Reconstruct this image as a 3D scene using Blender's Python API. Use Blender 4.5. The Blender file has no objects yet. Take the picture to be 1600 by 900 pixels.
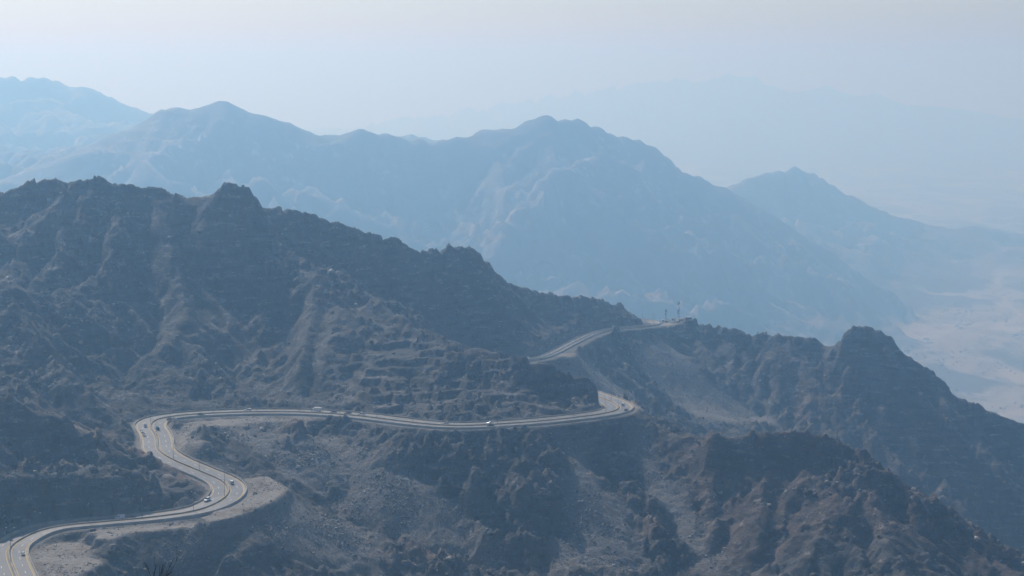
import bpy, bmesh, math, random
import numpy as np
from mathutils import Vector, Matrix

random.seed(7)
rng = np.random.default_rng(7)
sc = bpy.context.scene
C = sc.collection

# ------------------------------------------------------------------ camera
F_PX, HORIZON = 2986.0, 100.0            # focal length and horizon row, in photo pixels
PITCH = math.atan((450 - HORIZON) / F_PX)
cam_d = bpy.data.cameras.new('camera')
cam_d.sensor_width = 36.0
cam_d.lens = F_PX / 1600.0 * 36.0
cam_d.clip_start = 0.5
cam_d.clip_end = 90000.0
cam = bpy.data.objects.new('camera', cam_d)
C.objects.link(cam)
cam.location = (0, 0, 0)
cam.rotation_euler = (math.pi / 2 - PITCH, 0, 0)
sc.camera = cam

# ------------------------------------------------------------------ light
SUN_EL, SUN_AZ = 42.0, -29.0             # azimuth from the view axis, negative = left
SUN_STRENGTH, SKY_STRENGTH = 3.5, 0.088
HAZE_DENSITY = 0.00024
sun_d = bpy.data.lights.new('sun', 'SUN')
sun_d.energy = SUN_STRENGTH
sun_d.angle = math.radians(0.53)
sun_d.color = (1.0, 0.982, 0.96)
sun = bpy.data.objects.new('sun', sun_d)
C.objects.link(sun)
_el, _az = math.radians(SUN_EL), math.radians(SUN_AZ)
to_sun = Vector((math.sin(_az) * math.cos(_el), math.cos(_az) * math.cos(_el), math.sin(_el)))
sun.rotation_euler = to_sun.to_track_quat('Z', 'Y').to_euler()
sun.location = (0, 0, 400)

world = bpy.data.worlds.new('World')
sc.world = world
world.use_nodes = True
wn = world.node_tree.nodes
wl = world.node_tree.links
wn.clear()
sky = wn.new('ShaderNodeTexSky')
sky.sky_type = 'NISHITA'
sky.sun_disc = False
sky.sun_elevation = _el
sky.sun_rotation = _az
sky.altitude = 1900
sky.air_density = 1.0
sky.dust_density = 5.0
sky.ozone_density = 1.0
bg = wn.new('ShaderNodeBackground')
bg.inputs['Strength'].default_value = SKY_STRENGTH
wo = wn.new('ShaderNodeOutputWorld')
tint = wn.new('ShaderNodeMix')            # the camera's cool white balance
tint.data_type = 'RGBA'
tint.blend_type = 'MULTIPLY'
tint.inputs[0].default_value = 1.0
tint.inputs[7].default_value = (0.88, 0.96, 1.06, 1)
wl.new(sky.outputs[0], tint.inputs[6])
wl.new(tint.outputs[2], bg.inputs[0])
wl.new(bg.outputs[0], wo.inputs[0])

vs = sc.view_settings
vs.view_transform = 'Standard'
vs.look = 'None'
vs.exposure = 0.0
vs.gamma = 1.0
cy = sc.cycles
cy.use_denoising = True
cy.denoiser = 'OPENIMAGEDENOISE'
cy.volume_bounces = 5
cy.max_bounces = 8
cy.diffuse_bounces = 2
cy.use_adaptive_sampling = False

# ------------------------------------------------------------------ survey helpers
cp, sp_ = math.cos(PITCH), math.sin(PITCH)


def ray(px, py):
    cx, cyy = (px - 800.0) / F_PX, (450.0 - py) / F_PX
    dy = cp + cyy * sp_
    return cx / dy, (-sp_ + cyy * cp) / dy            # x and z per metre of distance


def at(px, py, Y):
    a, b = ray(px, py)
    return np.array([a * Y, Y, b * Y])


def at_z(px, py, z):
    a, b = ray(px, py)
    return np.array([a * z / b, z / b, z])


# ------------------------------------------------------------------ noise
_perm = rng.permutation(512).astype(np.int64)
_perm = np.concatenate([_perm, _perm, _perm])
_ga = rng.random(512) * 2 * np.pi
_gx, _gy = np.cos(_ga), np.sin(_ga)


def noise(x, y):
    xi = np.floor(x).astype(np.int64)
    yi = np.floor(y).astype(np.int64)
    fx = x - xi
    fy = y - yi
    u = fx * fx * fx * (fx * (fx * 6 - 15) + 10)
    v = fy * fy * fy * (fy * (fy * 6 - 15) + 10)
    xi &= 511
    yi &= 511
    x1 = (xi + 1) & 511
    y1 = (yi + 1) & 511

    def g(i, j, dx, dy):
        h = _perm[_perm[i] + j] & 511
        return _gx[h] * dx + _gy[h] * dy
    a = g(xi, yi, fx, fy)
    b = g(x1, yi, fx - 1, fy)
    c = g(xi, y1, fx, fy - 1)
    d = g(x1, y1, fx - 1, fy - 1)
    return ((a + (b - a) * u) * (1 - v) + (c + (d - c) * u) * v) * 1.5


def fbm(x, y, wl_, octs, gain=0.5, seed=0.0):
    s = 0
    a = 1.0
    for o in range(octs):
        s = s + a * noise(x / wl_ + 37.3 * o + seed, y / wl_ - 19.7 * o + seed * 1.7)
        wl_ *= 0.5
        a *= gain
    return s


def ridged(x, y, wl_, octs, gain=0.5, seed=0.0):
    s = 0
    a = 1.0
    w = 1.0
    for o in range(octs):
        n = 1 - np.abs(noise(x / wl_ + 11.3 * o + seed, y / wl_ + 23.7 * o - seed))
        n = n * n
        s = s + a * n * w
        w = np.clip(n * 1.4, 0, 1)
        wl_ *= 0.5
        a *= gain
    return s


def sstep(a, b, x):
    t = np.clip((x - a) / (b - a), 0, 1)
    return t * t * (3 - 2 * t)


_rt = rng.random((5, 512))


def blocks(x, y, size, seed=0, tilt=1.0):
    """fractured rock: every cell is a tilted slab with its own height"""
    x = x / size + seed * 7.31
    y = y / size - seed * 3.17
    xi = np.floor(x).astype(np.int64)
    yi = np.floor(y).astype(np.int64)
    best = np.full(x.shape, 9.0)
    out = np.zeros(x.shape)
    for di in (-1, 0, 1):
        for dj in (-1, 0, 1):
            h = _perm[_perm[(xi + di) & 511] + ((yi + dj) & 511)] & 511
            dx = x - (xi + di + _rt[0][h])
            dy = y - (yi + dj + _rt[1][h])
            d = dx * dx + dy * dy
            b = d < best
            best = np.where(b, d, best)
            out = np.where(b, _rt[2][h] - .5 + tilt * (dx * (_rt[3][h] - .5) + dy * (_rt[4][h] - .5)) - .35 * d, out)
    return out


# ------------------------------------------------------------------ grids
class Grid:
    def __init__(s, x0, x1, y0, y1, st):
        s.st = st
        s.x = np.arange(x0, x1 + st * 0.5, st)
        s.y = np.arange(y0, y1 + st * 0.5, st)
        s.shape = (len(s.y), len(s.x))
        s.X, s.Y = np.meshgrid(s.x, s.y)

    def idx(s, x, y):
        return (np.rint((y - s.y[0]) / s.st).astype(int), np.rint((x - s.x[0]) / s.st).astype(int))


def cubic_w(src, dst):
    st = src[1] - src[0]
    n = len(src)
    t = np.clip((dst - src[0]) / st, 0, n - 1.000001)
    i = np.floor(t).astype(int)
    f = t - i
    W = np.zeros((len(dst), n))
    ks = [(-0.5 * f + f * f - 0.5 * f ** 3), (1 - 2.5 * f * f + 1.5 * f ** 3),
          (0.5 * f + 2 * f * f - 1.5 * f ** 3), (-0.5 * f * f + 0.5 * f ** 3)]
    r = np.arange(len(dst))
    for k, w in zip((-1, 0, 1, 2), ks):
        np.add.at(W, (r, np.clip(i + k, 0, n - 1)), w)
    return W


def upsample(A, sx, sy, dx, dy):
    return cubic_w(sy, dy) @ A @ cubic_w(sx, dx).T


def densify(P, step):
    P = np.asarray(P, float)
    out = [P[:1]]
    for a, b in zip(P[:-1], P[1:]):
        n = max(1, int(np.linalg.norm(b[:2] - a[:2]) / step))
        t = np.linspace(0, 1, n + 1)[1:, None]
        out.append(a + (b - a) * t)
    return np.vstack(out)


def inside(poly, X, Y):
    poly = np.asarray(poly)[:, :2]
    r = np.zeros(X.shape, bool)
    n = len(poly)
    for i in range(n):
        x0, y0 = poly[i]
        x1, y1 = poly[(i + 1) % n]
        if y0 == y1:
            continue
        c = (y0 > Y) != (y1 > Y)
        r ^= c & (X < (x1 - x0) * (Y - y0) / (y1 - y0) + x0)
    return r


def blur(A, n):
    for _ in range(n):
        A = (np.roll(A, 1, 0) + A * 2 + np.roll(A, -1, 0)) / 4
        A = (np.roll(A, 1, 1) + A * 2 + np.roll(A, -1, 1)) / 4
    return A


def relax(bounds, levels, pts, iters):
    """soap-film surface through surveyed points: returns grid, heights, fixed mask"""
    prev = None
    P = np.vstack(pts)
    for st in levels:
        g = Grid(*bounds, st)
        s = np.zeros(g.shape)
        c = np.zeros(g.shape)
        i, j = g.idx(P[:, 0], P[:, 1])
        ok = (i >= 0) & (i < g.shape[0]) & (j >= 0) & (j < g.shape[1])
        np.add.at(s, (i[ok], j[ok]), P[ok, 2])
        np.add.at(c, (i[ok], j[ok]), 1)
        fix = c > 0
        if prev is None:
            H = np.full(g.shape, P[:, 2].mean())
        else:
            H = upsample(prev[1], prev[0].x, prev[0].y, g.x, g.y)
        H[fix] = s[fix] / c[fix]
        red = ((np.add.outer(np.arange(g.shape[0]), np.arange(g.shape[1]))) % 2 == 0)
        m0, m1 = red & ~fix, (~red) & ~fix
        for _ in range(iters):
            for m in (m0, m1):
                Q = np.pad(H, 1, mode='edge')
                av = (Q[:-2, 1:-1] + Q[2:, 1:-1] + Q[1:-1, :-2] + Q[1:-1, 2:]) * 0.25
                H = np.where(m, H + 1.72 * (av - H), H)
        prev = (g, H, fix)
    return prev


# ------------------------------------------------------------------ the road line
road_px = [  # photo column, row and height of the median
    (75, 1010, -253), (48, 950, -251), (25, 900, -249), (16, 878, -248), (13, 864, -247.3), (17, 854, -246.8), (30, 844.5, -246), (52, 832.5, -245),
    (75, 825.5, -244.3), (105, 820.5, -243.6), (150, 816.5, -242.6), (195, 812.5, -241.6), (240, 808.5, -240.6),
    (302, 799.5, -239), (330, 790, -238), (350, 779, -237), (358, 768, -236), (354, 757, -235), (342, 748.5, -234),
    (321, 740, -233), (295, 729, -231.5), (272, 718.5, -230), (253, 708, -229), (246, 699, -228), (246, 688, -227), (242, 677, -226),
    (235.5, 668, -225), (236, 661, -224.4), (244, 655.5, -224), (261, 651.5, -223.7), (287, 648.6, -223.5), (321, 646.2, -223.2),
    (378, 644.2, -223), (440, 643.8, -222.8), (492, 645, -222.6), (560, 650, -222.5), (646, 660.5, -222.5), (704, 665, -222.6),
    (761, 664, -223), (847, 658, -223.6), (919, 650, -224.3), (948, 645.5, -224.7), (963, 641, -225), (967, 636.5, -225.4), (963, 631.5, -225.8),
    (954, 626.6, -226.3), (940, 621.5, -227), (908, 611, -231), (872, 600, -235.5), (838, 584, -240.5), (813, 566.5, -244.5), (845, 559.5, -247),
    (867, 551, -249.5), (890, 539, -252.5), (924, 522.5, -256), (957, 514.5, -259), (991, 511.5, -261.5), (1014, 509, -263.3),
    (1024, 505.5, -264.6), (1017, 502, -265.8), (1004, 499.8, -267), (985, 499, -269)]
RC = np.array([at_z(*p) for p in road_px])
# the hidden stretch behind the terraced spur swings round the head of the side valley


def catmull(P, n=14):
    Q = np.vstack([2 * P[0] - P[1], P, 2 * P[-1] - P[-2]])
    out = []
    for i in range(1, len(Q) - 2):
        t = np.linspace(0, 1, n, endpoint=False)[:, None]
        a, b, c, d = Q[i - 1], Q[i], Q[i + 1], Q[i + 2]
        out.append(0.5 * (2 * b + (c - a) * t + (2 * a - 5 * b + 4 * c - d) * t ** 2 + (3 * b - a - 3 * c + d) * t ** 3))
    out.append(P[-1:])
    return np.vstack(out)


def resample(P, step):
    d = np.r_[0, np.cumsum(np.linalg.norm(np.diff(P, axis=0), axis=1))]
    s = np.arange(0, d[-1], step)
    return np.stack([np.interp(s, d, P[:, k]) for k in range(3)], 1), s


R, RS = resample(catmull(RC), 2.0)
for _ in range(14):                                   # ease out the survey jitter
    R[1:-1] = (R[:-2] + 2 * R[1:-1] + R[2:]) / 4
for _ in range(200):
    R[1:-1, 2] = (R[:-2, 2] + 2 * R[1:-1, 2] + R[2:, 2]) / 4
RT = np.gradient(R, axis=0)
RT[:, 2] = 0
RT /= np.linalg.norm(RT, axis=1)[:, None]
RN = np.stack([RT[:, 1], -RT[:, 0], RT[:, 2] * 0], 1)
RN *= (1 - 0.5 * sstep(1290, 1560, R[:, 1]))[:, None]     # the upper road is narrower
#      # right-hand side of the road
HALF = 9.6

# ------------------------------------------------------------------ the wide land sheet
PLAIN = -1000.0
far_ridges = [
    # long ridge behind the road
    [(-420, 330, 5200), (-150, 300, 5400), (0, 285, 5600), (100, 248, 5800), (165, 215, 5900), (215, 192, 6000), (260, 168, 6000), (300, 165, 6000), (345, 157, 6000), (375, 163, 6000),
     (405, 181, 6050), (450, 192, 6100), (500, 209, 6150), (530, 210, 6200), (560, 203, 6200), (600, 206, 6250), (640, 216, 6300), (690, 217, 6300),
     (712, 209, 6300), (740, 207, 6350), (800, 203, 6400), (820, 191, 6400), (836, 182, 6400), (850, 178, 6400), (866, 181, 6425), (885, 185, 6450), (905, 183, 6500), (922, 189, 6520),
     (940, 198, 6550), (960, 205, 6600), (1000, 219, 6700), (1040, 246, 6800), (1075, 270, 6900), (1110, 285, 7000), (1150, 302, 7050),
     (1200, 335, 7150), (1260, 372, 7250), (1330, 415, 7350), (1400, 462, 7400), (1450, 505, 7300)],
    # its spurs towards the camera
    [(850, 179, 6400), (835, 300, 5900), (820, 420, 5500), (810, 520, 5200)],
    [(905, 183, 6500), (960, 300, 6150), (990, 420, 5750), (1000, 520, 5400)],
    [(740, 207, 6350), (690, 300, 6000), (660, 400, 5600)],
    [(1075, 270, 6900), (1150, 380, 6600), (1230, 460, 6300), (1290, 520, 6100)],
    [(560, 203, 6200), (520, 290, 5800), (500, 380, 5500)],
    [(345, 157, 6000), (400, 240, 5700), (430, 310, 5400)],
    [(260, 168, 6000), (180, 240, 5600), (130, 290, 5300)],
    [(1200, 335, 7150), (1330, 440, 6900), (1420, 510, 6750)],
    # hill on the right behind it
    [(1080, 330, 8600), (1140, 297, 8700), (1180, 277, 8800), (1215, 265, 8900), (1240, 261, 8900), (1270, 270, 9000), (1300, 290, 9100), (1350, 315, 9200), (1400, 335, 9300),
     (1450, 350, 9500), (1490, 359, 9600), (1525, 353, 9600), (1560, 357, 9700), (1600, 366, 9800), (1720, 395, 10000)],
    [(1240, 261, 8900), (1290, 350, 8500), (1340, 410, 8200)],
    [(1450, 350, 9500), (1480, 400, 9000), (1500, 440, 8600)],
    # distant range on the left
    [(-500, 135, 9000), (-200, 128, 9000), (0, 120, 9000), (45, 118, 9000), (95, 122, 9050), (140, 140, 9100), (180, 158, 9150), (230, 174, 9200), (300, 196, 9250), (420, 230, 9300), (600, 290, 9400)],
    [(600, 215, 8600), (640, 208, 8650), (700, 222, 8700)],
    # faintest range
    [(500, 205, 23000), (700, 165, 23000), (860, 138, 23000), (960, 120, 23000), (1010, 109, 23000), (1060, 99, 23000), (1105, 86, 23000), (1150, 94, 23000), (1200, 106, 23000), (1260, 115, 23000),
     (1340, 132, 23000), (1450, 152, 23000), (1600, 175, 23000), (1800, 195, 23000), (1930, 205, 23000)],
]
fpts = [densify([at(*q) for q in r], 40) for r in far_ridges]
pl_poly = np.array([at_z(px, py, PLAIN) for px, py in
                    [(1420, 470), (1440, 458), (1500, 456), (1600, 460), (1900, 470), (1900, 900), (1480, 900), (1420, 800), (1400, 560), (1390, 520)]])
g0 = Grid(-9000, 9000, -900, 27000, 75)
m = inside(pl_poly, g0.X, g0.Y) | (g0.Y > 26500) | ((np.abs(g0.X) > 8000) & (g0.Y > 9000) & (g0.Y < 15000)) | ((g0.Y > 11000) & (g0.Y < 17500)) | ((g0.X > 3200) & (g0.Y > 2500) & (g0.Y < 17500))
fpts.append(np.stack([g0.X[m], g0.Y[m], np.full(m.sum(), PLAIN)], 1))
# ground below the viewpoint and round the near hills
ring = [(-520, 780, -330), (-520, 1000, -260), (-520, 1400, -140), (-520, 1700, -170), (-520, 2300, -420), (-200, 2300, -470), (100, 2300, -520), (300, 2300, -560),
        (500, 2300, -620), (760, 2300, -700), (760, 1900, -560), (760, 1500, -470), (760, 1150, -400), (760, 780, -420), (400, 780, -385),
        (50, 780, -350), (-250, 780, -330), (-520, 780, -330)]
fpts.append(densify(ring, 30))
fpts.append(densify([(-300, -900, 20), (-300, -200, 15), (-150, 0, -2.2), (0, 0, -2.2), (150, -20, -2.2), (400, -150, 10), (500, -900, 10)], 30))
fpts.append(densify([(-400, 330, -200), (0, 320, -205), (400, 330, -215)], 30))
fpts.append(densify([(-1200, -900, 0), (-1200, 700, -120), (-1100, 1500, -150), (-1300, 2300, -420), (-1500, 3000, -620), (-900, 3600, -720), (0, 3500, -760), (800, 3400, -820), (1600, 3200, -900)], 30))
fpts.append(densify([(1500, -900, -100), (1500, 700, -500), (1700, 1700, -750)], 30))
farg, farH, _ = relax((-9000, 9000, -900, 27000), (600, 300, 150, 75, 37.5), fpts, 90)

# fine rectilinear spacing where it shows, coarse elsewhere


def spacing(a, b, f):
    out = [a]
    while out[-1] < b:
        out.append(out[-1] + f(out[-1]))
    return np.array(out)


sx = spacing(-15000, 15000, lambda v: 15 + 0.16 * max(0, abs(v + 100) - 2300))
sy = spacing(-900, 30000, lambda v: 60 if v < 2250 else (30 if v < 4900 else (14 if v < 7600 else (22 if v < 10000 else 22 + 0.06 * (v - 10000)))))
SX, SY = np.meshgrid(sx, sy)
SH = upsample(farH, farg.x, farg.y, np.clip(sx, -9000, 9000), np.clip(sy, -900, 27000))
SH[:, (sx < -9000) | (sx > 9000)] += 0
above = np.clip((SH - PLAIN) / 260, 0, 1)
wx = SX + 90 * fbm(SX, SY, 420, 3, seed=3.1)
wy = SY + 90 * fbm(SX, SY, 420, 3, seed=8.4)
farw = sstep(2500, 3600, SY)
SH = SH + farw * above * np.minimum(100 * (ridged(wx, wy, 520, 6, 0.5, 5.0) - 1.55) + 36 * (ridged(wx, wy, 120, 4, .6, 2.0) - 1.4), -4)
SH = SH + farw * (1 - above) * 6 * fbm(SX, SY, 700, 4, seed=1.0) + farw * np.clip(above * (1 - above) * 4, 0, 1) * 18 * fbm(SX, SY, 240, 4, seed=4.0)
# keep the far skylines on their surveyed rows: the noise above is blended out along them
base = upsample(farH, farg.x, farg.y, np.clip(sx, -9000, 9000), np.clip(sy, -900, 27000))
keep = np.zeros(SH.shape)
for r in far_ridges[:1] + far_ridges[9:10] + far_ridges[12:]:
    P = densify([at(*q) for q in r], 30)
    for p in P[::2]:
        i0, i1 = np.searchsorted(sy, (p[1] - 260, p[1] + 260))
        j0, j1 = np.searchsorted(sx, (p[0] - 260, p[0] + 260))
        d2 = (SX[i0:i1, j0:j1] - p[0]) ** 2 + (SY[i0:i1, j0:j1] - p[1]) ** 2
        keep[i0:i1, j0:j1] = np.maximum(keep[i0:i1, j0:j1], np.exp(-d2 / (2 * 80.0 ** 2)))
skyline = base + 8 * fbm(SX, SY, 120, 4, 0.62, seed=6.0)
SH = SH * (1 - keep) + np.minimum(SH * 0.06 + skyline * 0.94, skyline + 6) * keep + 4 * keep
# under the near hills the sheet lies well below them
foot = sstep(-520, -440, SX) * sstep(760, 680, SX) * sstep(780, 860, SY) * sstep(2300, 2220, SY)
SH -= 160 * foot

# ------------------------------------------------------------------ the near hills
NB = (-480, 720, 820, 2260)
ridges = {
    'main': [(-330, 400, 1330), (-150, 345, 1400), (0, 298, 1430), (30, 286, 1430), (60, 273, 1430), (85, 277, 1432), (105, 281, 1435), (130, 276, 1438), (150, 272, 1440), (172, 280, 1443), (200, 283, 1450),
             (225, 290, 1455), (250, 292, 1460), (275, 303, 1462), (300, 305, 1465), (330, 303, 1468), (345, 291, 1455), (365, 286, 1452), (385, 294, 1458), (410, 319, 1470), (425, 326, 1480),
             (445, 321, 1495), (470, 328, 1510), (520, 344, 1530), (560, 357, 1550), (600, 365, 1570), (625, 372, 1585), (640, 383, 1600), (668, 394, 1625), (690, 389, 1640), (720, 384, 1650), (740, 389, 1665), (760, 410, 1690),
             (790, 440, 1735), (830, 450, 1785), (880, 460, 1840), (930, 466, 1895), (965, 474, 1935), (985, 485, 1950), (998, 499, 1962)],
    'terrace_spur': [(400, 330, 1462), (450, 390, 1432), (500, 413, 1420), (560, 448, 1408), (620, 488, 1385), (680, 526, 1335), (720, 543, 1302), (800, 557, 1264), (870, 573, 1256), (925, 592, 1257), (940, 604, 1257)],
    'gully_a': [(560, 436, 1500), (600, 464, 1520), (680, 515, 1550), (760, 552, 1562)],
    'gully_b': [(190, 330, 1405), (160, 450, 1340), (150, 560, 1270), (180, 630, 1208), (203, 668, 1178)],
    'spur_b': [(-60, 380, 1270), (0, 440, 1250), (50, 510, 1215), (110, 580, 1180), (165, 636, 1158)],
    'spur_c': [(250, 305, 1450), (270, 400, 1390), (300, 500, 1330), (325, 585, 1272)],
    'spur_c2': [(100, 285, 1430), (90, 380, 1375), (85, 470, 1320)],
    'gully_d': [(345, 330, 1446), (372, 450, 1400), (392, 550, 1340), (402, 618, 1270)],
    'spur_e': [(500, 413, 1420), (482, 500, 1340), (462, 580, 1268)],
    'cut_spur': [(-240, 500, 1120), (-60, 575, 1075), (0, 610, 1060), (60, 637, 1056), (120, 662, 1062), (170, 684, 1072), (214, 701, 1083), (245, 716, 1078), (280, 734, 1068), (308, 752, 1058)],
    'gully_f': [(-100, 600, 1160), (0, 612, 1140), (60, 633, 1128), (150, 676, 1126), (195, 696, 1118)],
    'bank_crest': [(455, 764, 1078), (480, 777, 1072), (520, 796, 1066), (600, 830, 1055), (680, 859, 1045), (760, 893, 1035), (840, 940, 1020)],
    'gorge': [(330, 712, 1112), (400, 748, 1104), (480, 790, 1096), (520, 815, 1092), (600, 862, 1080), (700, 903, 1070), (790, 912, 1060), (845, 915, 1050), (865, 990, 975), (880, 1100, 890), (880, 1160, 830)],
    'bank_foot': [(-300, 1180, 850), (50, 1130, 850), (300, 1060, 880), (500, 1000, 925), (700, 985, 960), (860, 1010, 965)],
    'nose': [(992, 640, 1246), (1030, 664, 1224), (1080, 692, 1200), (1120, 681, 1190), (1180, 672, 1186), (1240, 667, 1182), (1290, 674, 1180), (1330, 695, 1176), (1400, 740, 1166), (1480, 790, 1156),
             (1600, 868, 1140), (1720, 950, 1120), (1900, 1060, 1090)],
    'gully_g': [(1045, 722, 1188), (1075, 800, 1142), (1100, 900, 1090), (1110, 1010, 1000)],
    'rib_g': [(945, 675, 1205), (965, 720, 1180), (1000, 775, 1150), (1030, 815, 1128), (1040, 870, 1098), (1045, 960, 1040)],
    'rib_i': [(1330, 695, 1176), (1370, 780, 1125), (1400, 860, 1080), (1430, 950, 1030)],
    'gorge_low': [(880, 1100, 890), (1100, 1140, 880), (1300, 1180, 880), (1600, 1230, 870)],
    'tower_ridge': [(1024, 504, 1975), (1060, 499, 1962), (1085, 499.5, 1958), (1120, 507, 1948), (1160, 514, 1938), (1200, 521, 1930), (1225, 524, 1925), (1250, 521, 1920), (1275, 524, 1915), (1290, 537, 1910), (1300, 541, 1905), (1312, 526, 1898), (1330, 511, 1890),
                    (1352, 506, 1888), (1378, 513, 1885), (1395, 524, 1883), (1410, 548, 1880), (1430, 562, 1876), (1455, 576, 1870), (1475, 598, 1865), (1500, 621, 1860), (1560, 647, 1850), (1600, 661, 1848), (1680, 695, 1842)],
    'side_valley': [(930, 660, 1450), (1000, 720, 1480), (1080, 760, 1540), (1200, 800, 1600), (1350, 850, 1640), (1500, 900, 1660), (1680, 960, 1680)],
    'rib_j': [(958, 520, 1836), (985, 560, 1808), (1040, 615, 1772), (1085, 660, 1742)],
    'gully_j': [(1085, 525, 1930), (1120, 580, 1878), (1180, 660, 1828)],
    'rib_k': [(1200, 521, 1930), (1270, 590, 1868), (1350, 660, 1822), (1420, 740, 1765)],
    'gully_k': [(1300, 545, 1895), (1400, 650, 1824), (1480, 740, 1772)],
    'rib_l': [(1352, 506, 1888), (1430, 600, 1832), (1520, 700, 1778), (1600, 780, 1738)],
    'back': [(-480, 0, 0)],
}
npts = []
for k, r in ridges.items():
    if k != 'back':
        npts.append(densify([at(*q) for q in r], 3))
for off in (-11, -7, -3.5, 0, 3.5, 7, 11):
    npts.append(R + RN * off)
near_px = []
# the rock cutting stands steeply over the near stretch of road
_pr = []
for p in R:
    dep = p[1] * cp - p[2] * sp_
    _pr.append((800 + F_PX * p[0] / dep, 450 - F_PX * (p[1] * sp_ + p[2] * cp) / dep))
_pr = np.array(_pr)
sel = np.where((_pr[:, 0] > -30) & (_pr[:, 0] < 318) & (_pr[:, 1] > 788) & (_pr[:, 1] < 862))[0]
fac = np.clip((322 - _pr[sel, 0]) / 130, .12, 1)
for o_, dz_ in ((5.5, 7.0), (11, 17.0), (18, 27)):
    q_ = R[sel] - RN[sel] * (HALF + o_)
    q_[:, 2] += dz_ * fac
    npts.append(q_)
flats = [  # level dirt aprons beside the road: height, outline
    (-236.9, [(384, 748), (420, 744), (455, 763), (430, 783), (380, 804), (330, 817), (302, 806), (345, 796), (376, 778)]),
    (-241.8, [(322, 806), (330, 819), (300, 824), (200, 833), (175, 843), (110, 842), (80, 840), (150, 829), (240, 819)]),
    (-247.6, [(60, 852), (110, 846), (150, 852), (135, 868), (165, 880), (120, 900), (75, 905), (52, 882), (48, 862)]),
    (-223.9, [(280, 664), (300, 656), (400, 651.5), (520, 652), (500, 656), (400, 661), (330, 668), (300, 672)]),
    (-227.2, [(275, 672), (297, 678), (300, 692), (330, 697), (318, 705), (285, 708), (268, 700), (268, 685)]),
    (-226, [(988, 628), (1001, 637), (990, 645), (980, 640)]),
    (-264.6, [(1028, 503), (1072, 499), (1066, 506), (1038, 510), (1026, 508)]),
    (-250.6, [(866, 559), (905, 548), (900, 557), (880, 561)]),
]
flat_polys = []
for z, pl in flats:
    W = np.array([at_z(px, py, z) for px, py in pl])
    flat_polys.append(W)
    gg = Grid(W[:, 0].min(), W[:, 0].max(), W[:, 1].min(), W[:, 1].max(), 2.0)
    mm = inside(W, gg.X, gg.Y)
    npts.append(np.stack([gg.X[mm], gg.Y[mm], np.full(mm.sum(), z)], 1))
for row in ([(600, 1120, -252), (640, 1115, -254), (700, 1112, -255.5), (760, 1110, -255.5), (820, 1112, -256), (880, 1118, -256), (920, 1126, -253)],
            [(600, 1145, -237), (640, 1140, -237.5), (700, 1136, -238), (760, 1135, -238.5), (820, 1138, -239), (880, 1148, -239), (920, 1156, -238)],
            [(620, 1094, -270), (700, 1088, -273), (760, 1085, -274), (820, 1085, -274), (880, 1090, -273)]):
    npts.append(densify([((px - 800) / F_PX * Y, Y, z) for px, Y, z in row], 3))
# fill slopes falling away from the apron edge
for e_, z_ in (([(455, 763), (430, 783), (380, 804), (335, 818)], -236.9), ([(300, 824), (200, 834), (172, 846)], -241.8), ([(165, 880), (120, 905)], -247.6)):
    W = densify([at_z(px, py, z_) for px, py in e_], 3)
    for dx_, dy_, dz_ in ((8, -13, -11), (17, -30, -26)):
        npts.append(W + np.array([dx_, dy_, dz_]))
# rim of the patch meets the wide sheet
rim = densify([(NB[0], NB[2], 0), (NB[1], NB[2], 0), (NB[1], NB[3], 0), (NB[0], NB[3], 0), (NB[0], NB[2], 0)], 4)
ui = np.clip(((rim[:, 1] - farg.y[0]) / farg.st), 0, len(farg.y) - 2)
uj = np.clip(((rim[:, 0] - farg.x[0]) / farg.st), 0, len(farg.x) - 2)
i0, j0 = ui.astype(int), uj.astype(int)
fi, fj = ui - i0, uj - j0
rim[:, 2] = ((farH[i0, j0] * (1 - fj) + farH[i0, j0 + 1] * fj) * (1 - fi) + (farH[i0 + 1, j0] * (1 - fj) + farH[i0 + 1, j0 + 1] * fj) * fi) - 4
npts.append(rim)
ng, NH, nfix = relax(NB, (64, 32, 16, 8, 4), npts, 110)
nearfix = np.clip(blur(nfix.astype(float), 6) * 5, 0, 1)

# gullies: noise, then water runs over it and cuts down
lo = (1 - 0.93 * nearfix)
amp = sstep(0, 1, np.clip((ng.X * 0 + 1), 0, 1))
ex = np.minimum(np.minimum(ng.X - NB[0], NB[1] - ng.X), np.minimum(ng.Y - NB[2], NB[3] - ng.Y))
edge = sstep(0, 60, ex)
wxn = ng.X + 16 * fbm(ng.X, ng.Y, 70, 3, seed=1.3)
wyn = ng.Y + 16 * fbm(ng.X, ng.Y, 70, 3, seed=2.9)
flatm = np.zeros(ng.shape)
for W in flat_polys:
    flatm = np.maximum(flatm, inside(W, ng.X, ng.Y))
for p in R:
    i_, j_ = ng.idx(p[0], p[1])
    flatm[max(0, i_ - 3):i_ + 4, max(0, j_ - 3):j_ + 4] = 1
lo = lo * (1 - np.clip(blur(flatm, 3) * 1.5, 0, 1))
NH = NH + edge * lo * (8 * (ridged(wxn, wyn, 110, 4, .5, 9.0) - 1.15))
protect = nfix | (flatm > 0)


calm = (1 - np.clip(blur(flatm, 14) * 2.2, 0, 1)) * (1 - .5 * nearfix)


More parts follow.
